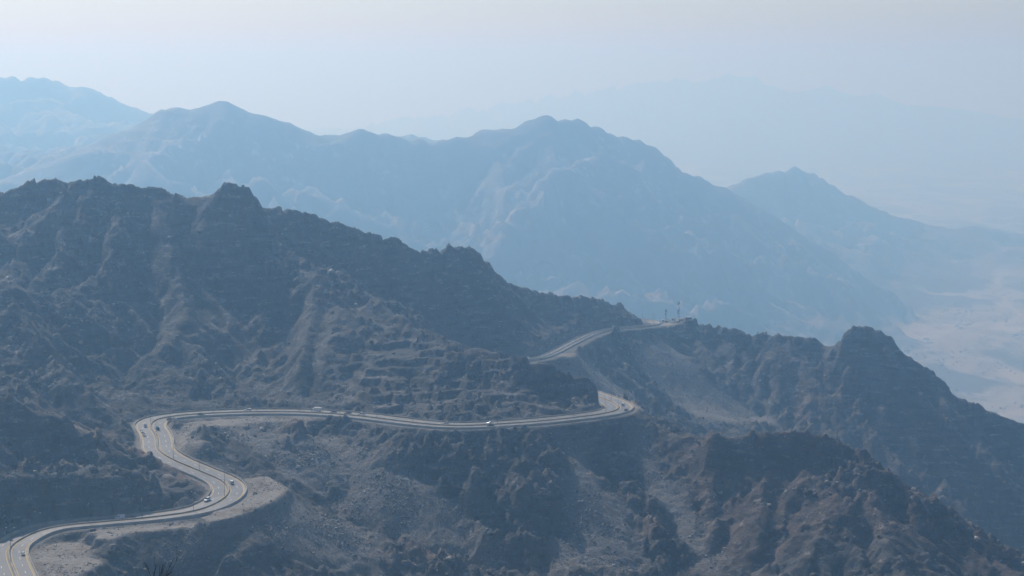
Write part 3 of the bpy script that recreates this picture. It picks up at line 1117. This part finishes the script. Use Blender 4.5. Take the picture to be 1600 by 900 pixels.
for k in lamp_ks:
    if s_hide0 - 4 < k < s_hide1 + 4 or pr[k, 1] > 905:
        continue
    far = k >= s_hide1
    e = obj('street_lamp', None, label='twin armed steel street lamp in the median ' + lamp_where(k), cat='street lamp',
            group='street lamps ' + lamp_where(k))
    e.location = R[k] + np.array([0, 0, .7])
    e.rotation_euler.z = math.atan2(RN[k, 1], RN[k, 0])
    obj('pole', me_pole, None, e)
    for q_ in (0, 1):
        obj('arm', me_arms[q_], None, e)
        obj('lamp_head', me_heads[q_], None, e)

# ------------------------------------------------------------------ vehicles
M_GLASS = simple('tinted_glass', (0.025, 0.03, 0.035), rough=.12, spec=.6, vary=.05)
M_TYRE = simple('tyre_rubber', (0.025, 0.025, 0.025), rough=.9)
M_RIM = simple('wheel_rim', (0.45, 0.45, 0.46), rough=.4, metal=.8)
M_LIGHT = simple('headlight_lens', (0.75, 0.75, 0.72), rough=.2)
M_RED = simple('tail_light', (0.35, 0.03, 0.02), rough=.3)
PAINT = {'white': (0.80, 0.80, 0.79), 'silver': (0.48, 0.49, 0.50), 'black': (0.035, 0.036, 0.04), 'blue': (0.05, 0.09, 0.19), 'brown': (0.13, 0.095, 0.075), 'grey': (0.16, 0.165, 0.17), 'cream': (0.62, 0.57, 0.46)}


def loft(bm, sections):
    """sections along y: (y, half width bottom, half width top, z0, z1)"""
    rings = []
    for y, wb, wt, z0, z1 in sections:
        zm = z0 + (z1 - z0) * .55
        wm = wb + (max(wb, wt) - wb) * .5 + .03
        rings.append([bm.verts.new(p) for p in ((-wb, y, z0), (wb, y, z0), (wm, y, zm), (wt, y, z1), (-wt, y, z1), (-wm, y, zm))])
    for a, b in zip(rings[:-1], rings[1:]):
        for k in range(6):
            bm.faces.new((a[k], a[(k + 1) % 6], b[(k + 1) % 6], b[k]))
    bm.faces.new(rings[0])
    bm.faces.new(rings[-1][::-1])


KIND = {
    # body sections, cabin glass sections, roof, wheel y positions, wheel radius, half track
    'saloon': dict(body=[(-2.35, .72, .62, .38, .78), (-2.2, .84, .78, .28, .93), (-1.5, .88, .82, .24, .98), (.9, .88, .82, .24, .95), (1.9, .87, .78, .26, .84), (2.3, .78, .66, .32, .68)],
                   cabin=[(-1.75, .78, .70, .95, .99), (-1.05, .80, .60, .95, 1.40), (.25, .80, .60, .93, 1.42), (1.05, .78, .70, .92, .97)], roof=(-1.0, .22, .58, 1.43), wy=(-1.4, 1.42), wr=.33, tr=.80),
    'suv': dict(body=[(-2.4, .82, .80, .45, 1.05), (-2.3, .93, .90, .38, 1.15), (-1.2, .95, .92, .34, 1.16), (1.0, .95, .92, .34, 1.14), (2.05, .94, .88, .38, 1.06), (2.4, .86, .78, .45, .9)],
                cabin=[(-2.3, .90, .80, 1.13, 1.2), (-2.0, .90, .72, 1.13, 1.76), (.3, .90, .72, 1.13, 1.78), (1.05, .88, .82, 1.1, 1.18)], roof=(-1.98, .28, .72, 1.79), wy=(-1.45, 1.5), wr=.39, tr=.86),
    'pickup': dict(body=[(-2.65, .86, .86, .5, 1.05), (-2.6, .92, .92, .45, 1.08), (-.4, .93, .92, .42, 1.08), (.9, .93, .92, .4, 1.1), (2.1, .92, .86, .42, 1.04), (2.5, .85, .76, .48, .9)],
                   cabin=[(-.55, .88, .86, 1.06, 1.12), (-.4, .88, .70, 1.06, 1.74), (.75, .88, .70, 1.06, 1.76), (1.35, .86, .80, 1.04, 1.12)], roof=(-.38, .72, .69, 1.77), wy=(-1.6, 1.55), wr=.40, tr=.86),
    'van': dict(body=[(-2.7, .92, .88, .45, 2.2), (-2.6, .97, .90, .36, 2.3), (.8, .97, .90, .36, 2.3), (1.35, .97, .84, .36, 2.1), (2.0, .96, .86, .38, 1.25), (2.6, .86, .78, .45, 1.0)],
                cabin=[(-.2, .985, .95, 1.35, 1.85), (.9, .985, .94, 1.35, 1.85), (1.5, .975, .90, 1.32, 1.75), (1.98, .90, .84, 1.26, 1.34)], roof=None, wy=(-1.7, 1.7), wr=.37, tr=.88),
    'truck': dict(body=[(1.5, .98, .96, .5, 1.5), (1.6, 1.03, .98, .5, 2.35), (2.6, 1.03, .94, .5, 2.3), (3.2, 1.02, .96, .5, 1.5), (3.6, .98, .90, .55, 1.25)],
                  cabin=[(2.0, 1.045, .99, 1.5, 2.1), (2.7, 1.045, .98, 1.5, 2.1), (3.22, 1.0, .95, 1.46, 1.56)], roof=None, wy=(-2.1, 2.7), wr=.46, tr=.92, box=(-3.6, 1.35, 1.15, .85, 3.05)),
}
_vm = {}


def vehicle_parts(kind):
    if kind in _vm:
        return _vm[kind]
    K = KIND[kind]
    parts = [('body', bm_mesh(kind + '_body', lambda bm: loft(bm, K['body'])), 'paint')]
    parts.append(('windows', bm_mesh(kind + '_windows', lambda bm: loft(bm, K['cabin'])), M_GLASS))
    if K['roof']:
        y0, y1, w, z = K['roof']
        parts.append(('roof', bm_mesh(kind + '_roof', lambda bm: bm_box(bm, -w, w, y0, y1, z - .03, z + .035)), 'paint'))
    if 'box' in K:
        y0, y1, w, z0, z1 = K['box']
        parts.append(('cargo_box', bm_mesh(kind + '_box', lambda bm: bm_box(bm, -w, w, y0, y1, z0, z1)), 'paint'))
        parts.append(('chassis', bm_mesh(kind + '_chassis', lambda bm: bm_box(bm, -.5, .5, y0 + .1, 1.7, .52, .84)), M_TYRE))
    if kind == 'pickup':
        parts.append(('load_bed', bm_mesh('bed', lambda bm: bm_box(bm, -.78, .78, -2.5, -.62, 1.06, 1.10)), M_TYRE))
    wh = bm_mesh(kind + '_wheel', lambda bm: bm_tube(bm, [(-.11, 0, 0), (-.09, 0, 0), (.09, 0, 0), (.11, 0, 0)], [K['wr'] * .9, K['wr'], K['wr'], K['wr'] * .9], 14))
    rm = bm_mesh(kind + '_rim', lambda bm: bm_tube(bm, [(-.13, 0, 0), (.13, 0, 0)], [K['wr'] * .6] * 2, 10))
    wh.materials.append(M_TYRE)
    rm.materials.append(M_RIM)
    yf = K['body'][-1][0]
    yr = K['box'][0] if 'box' in K else K['body'][0][0]
    zf = K['body'][-1][4] - .12
    lf = bm_mesh(kind + '_headlight', lambda bm: bm_box(bm, -.17, .17, -.04, .05, -.09, .09))
    lr = bm_mesh(kind + '_taillight', lambda bm: bm_box(bm, -.1, .1, -.05, .04, -.13, .13))
    lf.materials.append(M_LIGHT)
    lr.materials.append(M_RED)
    for nme, me_, mm_ in parts:
        if mm_ != 'paint':
            me_.materials.append(mm_)
        else:
            me_.materials.append(None)
    _vm[kind] = (parts, wh, rm, lf, lr, yf, yr, zf)
    return _vm[kind]


def vehicle(kind, colour, loc, heading, pitch, label, name=None, group='vehicles on the winding road', cat='car'):
    parts, wh, rm, lf, lr, yf, yr, zf = vehicle_parts(kind)
    K = KIND[kind]
    e = obj(name or {'saloon': 'car', 'suv': 'off_road_car', 'pickup': 'pickup_truck', 'van': 'van', 'truck': 'box_truck'}[kind], None, label=label, cat=cat, group=group)
    e.location = loc
    e.rotation_euler = (pitch, 0, heading)
    pm = simple('paint_' + colour, PAINT[colour], rough=.3, vary=.03, spec=.5)
    for nme, me_, mm_ in parts:
        o = obj(nme, me_, None, e)
        if mm_ == 'paint':
            o.material_slots[0].link = 'OBJECT'
            o.material_slots[0].material = pm
    for y in K['wy']:
        for s in (-1, 1):
            w = obj('wheel', wh, None, e)
            w.location = (s * K['tr'], y, K['wr'])
            obj('rim', rm, None, w)
    for s in (-1, 1):
        a = obj('headlight', lf, None, e)
        a.location = (s * .55, yf, zf)
        b = obj('tail_light', lr, None, e)
        b.location = (s * (.7 if kind != 'truck' else .9), yr, .85)
    return e


def on_road(px, py, lane):
    """station nearest to a photo position, offset of the lane centre; returns place, heading, pitch"""
    o = {'L1': -7.0, 'L2': -3.3, 'R1': 3.3, 'R2': 7.0}[lane]
    P = R + RN * o
    q_ = np.array([project(p + np.array([0, 0, .8])) for p in P])
    d = np.hypot(q_[:, 0] - px, (q_[:, 1] - py) * 2.0)
    k = int(np.argmin(d))
    tdir = RT[k] if o > 0 else -RT[k]
    gr = (R[min(k + 2, len(R) - 1), 2] - R[max(k - 2, 0), 2]) / 8.0 * (1 if o > 0 else -1)
    return P[k] + np.array([0, 0, .03]), math.atan2(tdir[1], tdir[0]) - math.pi / 2, math.atan(gr)


cars = [
    (30, 865, 'R2', 'saloon', 'white', 'white car with dark windows on the bend beside the scrubby dirt apron', 'car'),
    (188, 808, 'L2', 'van', 'white', 'white van driving along the foot of the dark rock cutting', 'van'),
    (328, 783, 'L1', 'suv', 'white', 'white off road car on the inside of the tight bend under the cliff', 'car'),
    (358, 755, 'R1', 'suv', 'white', 'white off road car entering the bend beside the bare dirt platform', 'car'),
    (223, 665.5, 'L2', 'saloon', 'blue', 'dark blue car leading two white cars round the gully bend', 'car'),
    (224, 672.5, 'L1', 'saloon', 'white', 'white car directly behind the dark blue car at the gully bend', 'car'),
    (229, 678, 'L1', 'saloon', 'silver', 'silver car last of three following each other round the gully bend', 'car'),
    (243.5, 668.5, 'R1', 'suv', 'black', 'black off road car alone in the outer lanes of the gully bend', 'car'),
    (267, 654.5, 'R2', 'saloon', 'brown', 'brown car leaving the gully bend beside the verge', 'car'),
    (316, 648.5, 'R1', 'saloon', 'grey', 'dark grey car on the straight above the small shaded knoll', 'car'),
    (389, 640.5, 'L2', 'suv', 'white', 'white off road car close under the rock face past the gully bend', 'car'),
    (495, 641.5, 'L2', 'truck', 'white', 'white box truck at the head of a line of cars below the hillside', 'truck'),
    (520.5, 644, 'L2', 'saloon', 'grey', 'grey car following next behind the white box truck', 'car'),
    (541.5, 646.5, 'L2', 'saloon', 'black', 'black car second behind the white box truck', 'car'),
    (564, 648.5, 'L2', 'pickup', 'white', 'white pickup third behind the box truck', 'pickup'),
    (695, 661.5, 'L2', 'saloon', 'silver', 'silver car below the cut benches on the long straight', 'car'),
    (764, 661.5, 'L2', 'saloon', 'white', 'white car passing a black one on the straight under the benches', 'car'),
    (768, 666, 'R1', 'saloon', 'black', 'black car opposite a white one on the straight under the benches', 'car'),
    (968, 633, 'R1', 'suv', 'white', 'white off road car on the outside of the hairpin at the spur tip', 'car'),
    (976, 639, 'R2', 'saloon', 'black', 'black car on the outside of the hairpin at the spur tip', 'car'),
    (897, 534, 'L2', 'saloon', 'white', 'white car climbing the upper road beside a rock mound', 'car'),
    (824, 563, 'L2', 'van', 'white', 'white van on the upper road where it emerges behind the spur', 'van'),
    (1010, 505, 'R1', 'saloon', 'cream', 'cream car on the upper hairpin below the masts', 'car'),
]
for px, py, lane, kind, colour, label, cat in cars:
    loc, hd, pt = on_road(px, py, lane)
    vehicle(kind, colour, loc, hd, pt, label, cat=cat)

# ------------------------------------------------------------------ masts and huts on the saddle
M_MAST = simple('mast_steel', (0.11, 0.115, 0.12), rough=.6, metal=.3)
M_RENDER = simple('cream_render', (0.50, 0.43, 0.34), vary=.1)
M_WALLW = simple('white_wall', (0.66, 0.64, 0.60), vary=.08)
M_STONE = simple('brown_stone_wall', (0.30, 0.22, 0.17), vary=.2, scale=1.5)
M_DARK = simple('dark_opening', (0.03, 0.032, 0.035))
M_ROOF = simple('hut_roof', (0.38, 0.35, 0.31), vary=.12)


def place(px, py, Y):
    p = at(px, py, Y)
    return Vector((p[0], p[1], ground_f(p[0], p[1])))


def mast(px, py, Y, hgt, w, label, dishes):
    e = obj('radio_mast', None, label=label, cat='radio mast', group='radio masts on the saddle')
    base = place(px, py, Y)
    e.location = base - Vector((0, 0, .3))

    def legs(bm):
        for a in range(3):
            t_ = a * 2.094
            c, s = math.cos(t_), math.sin(t_)
            bm_tube(bm, [(c * w, s * w, 0), (c * w * .6, s * w * .6, hgt)], [.09, .06], 5)
    obj('legs', bm_mesh('legs', legs), M_MAST, e)

    def lattice(bm):
        n_ = int(hgt / .9)
        for q_ in range(n_):
            for a in range(3):
                t0, t1 = a * 2.094, (a + 1) * 2.094
                z0, z1 = q_ * hgt / n_, (q_ + 1) * hgt / n_
                w0, w1 = w * (1 - .4 * z0 / hgt), w * (1 - .4 * z1 / hgt)
                bm_tube(bm, [(math.cos(t0) * w0, math.sin(t0) * w0, z0), (math.cos(t1) * w1, math.sin(t1) * w1, z1)], [.045, .045], 4)
    obj('lattice', bm_mesh('lattice', lattice), M_MAST, e)
    obj('platform', bm_mesh('platform', lambda bm: bm_tube(bm, [(0, 0, hgt - .1), (0, 0, hgt + .05)], [w * 1.6, w * 1.6], 12)), M_MAST, e)
    pan = bm_mesh('panel', lambda bm: bm_box(bm, -.2, .2, -.1, .1, 0, 2.3))
    pan.materials.append(M_MAST)
    for a in range(6):
        t_ = a * 1.047
        o = obj('antenna_panel', pan, None, e)
        o.location = (math.cos(t_) * w * 1.7, math.sin(t_) * w * 1.7, hgt - .4 if a % 2 else hgt - 1.5)
        o.rotation_euler.z = t_ + 1.57
    obj('lightning_rod', bm_mesh('rod', lambda bm: bm_tube(bm, [(0, 0, hgt), (0, 0, hgt + 2.4)], [.06, .02], 5)), M_MAST, e)
    dm = bm_mesh('dish', lambda bm: bm_tube(bm, [(0, .0, 0), (0, .25, 0), (0, .35, 0)], [.25, .75, .8], 12))
    dm.materials.append(M_MAST)
    for (z, t_) in dishes:
        o = obj('dish', dm, None, e)
        o.location = (math.cos(t_) * w * 1.1, math.sin(t_) * w * 1.1, z)
        o.rotation_euler.z = t_ - 1.57


mast(1060.5, 499, 1966, 18.0, .75, 'tall lattice radio mast with dishes half way up its shaft', [(8.5, 3.4), (7.2, 2.6), (10.5, 3.9), (12.5, .5)])
mast(1040.5, 500, 1974, 10.6, .6, 'short lattice radio mast beside the small white huts', [(7.5, 4.0)])


def hut(px, py, Y, wx_, wy_, hgt, mat, label, rz_=0.0, nwin=2, tank=False, name='hut', cat='hut', grp='small buildings on the saddle', ground=None):
    e = obj(name, None, label=label, cat=cat, group=grp)
    if ground is None:
        e.location = place(px, py, Y) - Vector((0, 0, .6))
    else:
        e.location = ground
    e.rotation_euler.z = rz_
    hh = hgt + .6
    obj('wall', bm_mesh('wall', lambda bm: bm_box(bm, -wx_, wx_, -wy_, wy_, -1.0, hh)), mat, e)
    obj('roof', bm_mesh('roof', lambda bm: bm_box(bm, -wx_ - .18, wx_ + .18, -wy_ - .18, wy_ + .18, hh, hh + .28)), M_ROOF, e)
    d = obj('door', bm_mesh('door', lambda bm: bm_box(bm, -.45, .45, -.05, .05, 0, 2.05)), M_DARK, e)
    d.location = (-wx_ * .6, -wy_ - .02, .6)
    for q_ in range(nwin):
        w = obj('window', bm_mesh('window', lambda bm: bm_box(bm, -.45, .45, -.05, .05, 0, .95)), M_DARK, e)
        w.location = (-wx_ * .1 + q_ * wx_ * .95 / max(1, nwin - .5), -wy_ - .02, 1.6)
    if tank:
        obj('water_tank', bm_mesh('tank', lambda bm: bm_tube(bm, [(wx_ * .4, 0, hh + .2), (wx_ * .4, 0, hh + 1.3)], [.6, .6], 12)), M_WALLW, e)
    return e


hut(1036.5, 502, 1968, 1.6, 1.4, 2.4, M_WALLW, 'small white hut at the foot of the short mast', .2, 1)
hut(1042.5, 502.5, 1962, 1.9, 1.3, 2.2, M_WALLW, 'long low white hut next to the short mast', -.1, 2)
hut(1051.5, 502, 1964, 2.0, 1.3, 2.3, M_WALLW, 'white flat roofed kiosk between the two masts', .1, 2, True)
hut(1064.5, 501, 1958, 3.0, 2.0, 2.9, M_RENDER, 'cream flat roofed building behind the tall mast', 0, 3, True)
hut(1075, 500, 1952, 3.4, 2.6, 2.5, M_STONE, 'brown stone building on the rocky rise beyond the cream one', .15, 3)
for q_, (px, py, Y, kind, col, lab) in enumerate([
        (1047.5, 504.5, 1952, 'saloon', 'white', 'white car parked in front of the white kiosk on the saddle'),
        (1052.5, 505.5, 1948, 'suv', 'white', 'white off road car parked near the cream building on the saddle'),
        (1058, 505.5, 1947, 'suv', 'silver', 'silver off road car parked at the end of the row on the saddle'),
        (1032.5, 507.5, 1945, 'saloon', 'white', 'white car parked by itself on the saddle near the hairpin')]):
    p = place(px, py, Y)
    vehicle(kind, col, p + Vector((0, 0, .05)), 1.2 + .3 * q_, 0, lab, group='cars parked on the saddle')

# village on the plain
vill = [(1497, 505), (1503, 504.5), (1508, 506.5), (1494, 509), (1514, 505), (1449, 533), (1452, 536), (1446, 537), (1592, 521), (1597, 523), (1585, 524), (1500, 512), (1447, 529), (1430, 531)]
rv = np.random.default_rng(3)
for q_, (px, py) in enumerate(vill):
    p = at_z(px, py, PLAIN + 3)
    i = np.searchsorted(sy, p[1])
    j = np.searchsorted(sx, p[0])
    w_ = 6 + 6 * rv.random()
    far_e = px < 1470
    area = 'at the mountain foot' if far_e else ('in the middle of the plain' if px < 1560 else 'at the dark field strip')
    hut(0, 0, 0, w_, 5 + 3 * rv.random(), 4.5 + 3 * rv.random(), M_WALLW, 'tiny white flat roofed house on the hazy plain ' + area, rv.random() * .6 - .3, 3, False, 'house', 'house',
        'houses on the plain ' + area, Vector((p[0], p[1], SH[i, j] - 1.0)))

# ------------------------------------------------------------------ loose rocks
def scatter_rocks(name, n, smin, smax, power, weight, seed, label, mat):
    r = np.random.default_rng(seed)
    wgt = weight * (f_edge > .6) * (rd > HALF + 3.2)
    # only ground that can face the viewpoint's side of the valley, thinning with distance
    area = np.outer(np.gradient(fy), np.gradient(fx))
    pflat = (wgt * area).ravel()
    cdf = np.cumsum(pflat)
    k = np.searchsorted(cdf, r.random(n) * cdf[-1])
    i, j = np.unravel_index(k, H.shape)
    i = np.clip(i, 0, len(fy) - 2)
    j = np.clip(j, 0, len(fx) - 2)
    x = fx[j] + r.random(n) * 1.3
    y = fy[i] + r.random(n) * (fy[i + 1] - fy[i])
    z = ground_f(x, y)
    s = smin * (1 - r.random(n) * (1 - (smin / smax) ** power)) ** (-1 / power)
    bm = bmesh.new()
    bmesh.ops.create_cube(bm, size=1.45)
    bmesh.ops.triangulate(bm, faces=bm.faces)
    bv = np.array([v.co[:] for v in bm.verts])
    bf = np.array([[v.index for v in f.verts] for f in bm.faces])
    bm.free()
    nv = len(bv)
    V = bv[None] * (1 + .7 * (r.random((n, nv, 3)) - .5))
    sc_ = np.stack([.7 + .6 * r.random(n), .7 + .6 * r.random(n), .5 + .45 * r.random(n)], 1)
    V = V * (s[:, None] * sc_)[:, None, :] * .5
    a = r.random(n) * 6.28
    tlt = (r.random(n) - .5) * 1.2
    ca, sa, ct, st = np.cos(a), np.sin(a), np.cos(tlt), np.sin(tlt)
    y1 = V[..., 1] * ct[:, None] - V[..., 2] * st[:, None]
    z1 = V[..., 1] * st[:, None] + V[..., 2] * ct[:, None]
    x1 = V[..., 0]
    V = np.stack([x1 * ca[:, None] - y1 * sa[:, None], x1 * sa[:, None] + y1 * ca[:, None], z1], -1)
    V += np.stack([x, y, z + s * .12], 1)[:, None, :]
    Fc = (bf[None] + (np.arange(n) * nv)[:, None, None]).reshape(-1, 3)
    me = bpy.data.meshes.new(name)
    me.vertices.add(n * nv)
    me.vertices.foreach_set('co', V.astype(np.float32).ravel())
    me.loops.add(Fc.size)
    me.loops.foreach_set('vertex_index', Fc.astype(np.int32).ravel())
    me.polygons.add(len(Fc))
    me.polygons.foreach_set('loop_start', (np.arange(len(Fc)) * 3).astype(np.int32))
    me.polygons.foreach_set('loop_total', np.full(len(Fc), 3, np.int32))
    me.update(calc_edges=True)
    tint = np.repeat(r.random(n), nv)
    at_ = me.attributes.new('tint', 'FLOAT', 'POINT')
    at_.data.foreach_set('value', tint.astype(np.float32))
    return obj(name, me, mat, kind='stuff', label=label)


def rock_mat(name, dark, light):
    mt, nt, bs = new_mat(name)
    n = N(nt)
    pos = n('NewGeometry').outputs['Position']
    c = n.mix(n.ramp(n.attr('tint'), .3, 1.0), dark, light)
    c = n.mix(n.ramp(n.noise(pos, 1.5, 3), .45, .7), c, tuple(v * .75 for v in dark))
    n.link(c, bs.inputs['Base Color'])
    return mt


near_w = np.clip(1.9 - FY / 1400, .25, 1.2)
clump = sstep(-.1, .5, fbm(FX, FY, 28, 3, seed=44.0))
scatter_rocks('scree_rocks', 26000, .35, 1.9, 2.8, (f_tal * (.15 + clump)) * near_w, 11, 'pale grey broken rocks strewn over the scree slopes', rock_mat('scree_rock', (0.15, 0.145, 0.14), (0.46, 0.44, 0.415)))
scatter_rocks('hillside_boulders', 48000, .55, 4.4, 2.4, (1 - f_dirt) * (1 - f_tal) * (.1 + clump * patch) * np.clip(.4 + slope, 0, 1.2) * near_w, 12, 'brown boulders and rubble covering the rocky hillsides', rock_mat('hill_boulder', (0.10, 0.093, 0.086), (0.42, 0.385, 0.34)))
scatter_rocks('verge_stones', 1500, .3, 1.1, 2.6, f_dirt * (rd > HALF + 2) * (FY < 1300) * (.1 + clump), 13, 'small stones lying on the dirt beside the road', rock_mat('verge_stone', (0.17, 0.145, 0.12), (0.36, 0.33, 0.29)))

# desert scrub: low tufts of small leaves, too many and too small to count
def scrub(n, weight, seed):
    r = np.random.default_rng(seed)
    area = np.outer(np.gradient(fy), np.gradient(fx))
    cdf = np.cumsum((weight * area * (rd > HALF + 2.5)).ravel())
    k = np.searchsorted(cdf, r.random(n) * cdf[-1])
    i, j = np.unravel_index(k, H.shape)
    i = np.clip(i, 0, len(fy) - 2)
    j = np.clip(j, 0, len(fx) - 2)
    x = fx[j] + r.random(n) * 1.3
    y = fy[i] + r.random(n)
    z = ground_f(x, y)
    s = .5 + 1.1 * r.random(n) ** 2
    L = 16
    d = r.normal(size=(n, L, 3))
    d[..., 2] = np.abs(d[..., 2])
    d /= np.linalg.norm(d, axis=2)[..., None]
    c = np.stack([x, y, z], 1)[:, None] + d * (s[:, None, None] * (.35 + .5 * r.random((n, L, 1)))) * np.array([1, 1, .8])
    V = c[:, :, None, :] + r.normal(size=(n, L, 3, 3)) * (s[:, None, None, None] * .2)
    V = V.reshape(-1, 3)
    Fc = np.arange(len(V)).reshape(-1, 3)
    me = bpy.data.meshes.new('scrub')
    me.vertices.add(len(V))
    me.vertices.foreach_set('co', V.astype(np.float32).ravel())
    me.loops.add(Fc.size)
    me.loops.foreach_set('vertex_index', Fc.astype(np.int32).ravel())
    me.polygons.add(len(Fc))
    me.polygons.foreach_set('loop_start', (np.arange(len(Fc)) * 3).astype(np.int32))
    me.polygons.foreach_set('loop_total', np.full(len(Fc), 3, np.int32))
    me.update(calc_edges=True)
    return me


def plain_trees(n, seed):
    r = np.random.default_rng(seed)
    x = 900 + 2600 * r.random(n * 3)
    y = 5200 + 3600 * r.random(n * 3)
    ok = (fbm(x, y, 420, 4, .6, seed=81.0) > .02)
    x, y = x[ok][:n], y[ok][:n]
    i = np.clip(np.searchsorted(sy, y), 0, len(sy) - 1)
    j = np.clip(np.searchsorted(sx, x), 0, len(sx) - 1)
    ok = (SH[i, j] - PLAIN) < 25
    x, y, z = x[ok], y[ok], SH[i, j][ok]
    m_ = len(x)
    s_ = 2.2 + 3.2 * r.random(m_) ** 2
    d = r.normal(size=(m_, 14, 3))
    d[..., 2] = np.abs(d[..., 2]) + .25
    d /= np.linalg.norm(d, axis=2)[..., None]
    c = np.stack([x, y, z], 1)[:, None] + d * s_[:, None, None] * (.4 + .6 * r.random((m_, 14, 1)))
    V = (c[:, :, None, :] + r.normal(size=(m_, 14, 3, 3)) * s_[:, None, None, None] * .45).reshape(-1, 3)
    return pydata('plain_trees', V, [tuple(q) for q in np.arange(len(V)).reshape(-1, 3).tolist()])


obj('plain_trees', plain_trees(1800, 33), simple('acacia_leaf', (0.05, 0.056, 0.035), vary=.2), kind='stuff', label='scattered dark acacia trees dotting the hazy valley floor')
obj('scrub', scrub(3200, (1 - .8 * f_tal) * (.02 + .5 * sstep(.1, .6, fbm(FX, FY, 60, 3, seed=70.0)) + 1.2 * f_dirt * sstep(.0, .5, fbm(FX, FY, 25, 2, seed=71.0)) * (FY < 1150)) * np.clip(1.3 - slope, .05, 1), 21),
    simple('dry_scrub_leaf', (0.075, 0.082, 0.045), vary=.25), kind='stuff', label='dry grey green desert scrub dotted over the slopes')

# bare shrub on the slope just below the viewpoint
def bare_shrub():
    r = random.Random(5)
    top = at(229, 868, 46)
    base_z = top[2] - 1.35
    e = obj('bare_shrub', None, label='leafless dark twiggy shrub poking up from the slope below the viewpoint', cat='shrub')
    e.location = (at(224, 900, 46)[0], 46, base_z)

    def grow(bm, p, d, l, rad, depth):
        pts = [p]
        for q_ in range(4):
            d = (d + Vector((r.uniform(-.16, .16), r.uniform(-.16, .16), r.uniform(-.05, .12)))).normalized()
            pts.append(pts[-1] + d * l / 4)
        bm_tube(bm, pts, [rad * (1 - .16 * q_) for q_ in range(5)], 5)
        if depth > 0:
            for q_ in range(r.choice((2, 3))):
                k = r.choice((2, 3, 4))
                nd = (d + Vector((r.uniform(-.5, .55), r.uniform(-.4, .4), r.uniform(-.1, .35)))).normalized()
                grow(bm, pts[k], nd, l * r.uniform(.5, .75), rad * .55, depth - 1)
    stem = bmesh.new()
    for q_ in range(5):
        bm = bmesh.new()
        d = Vector((r.uniform(-.12, .5), r.uniform(-.3, .3), 1)).normalized()
        grow(bm, Vector((r.uniform(-.15, .15), r.uniform(-.1, .1), -.05)), d, r.uniform(.7, .95), .016, 2)
        me_ = bpy.data.meshes.new('branch')
        bm.to_mesh(me_)
        bm.free()
        obj('branch', me_, simple('dry_bark', (0.045, 0.036, 0.03), vary=.2, scale=20), e)
    stem.free()
    return e


shrub = bare_shrub()
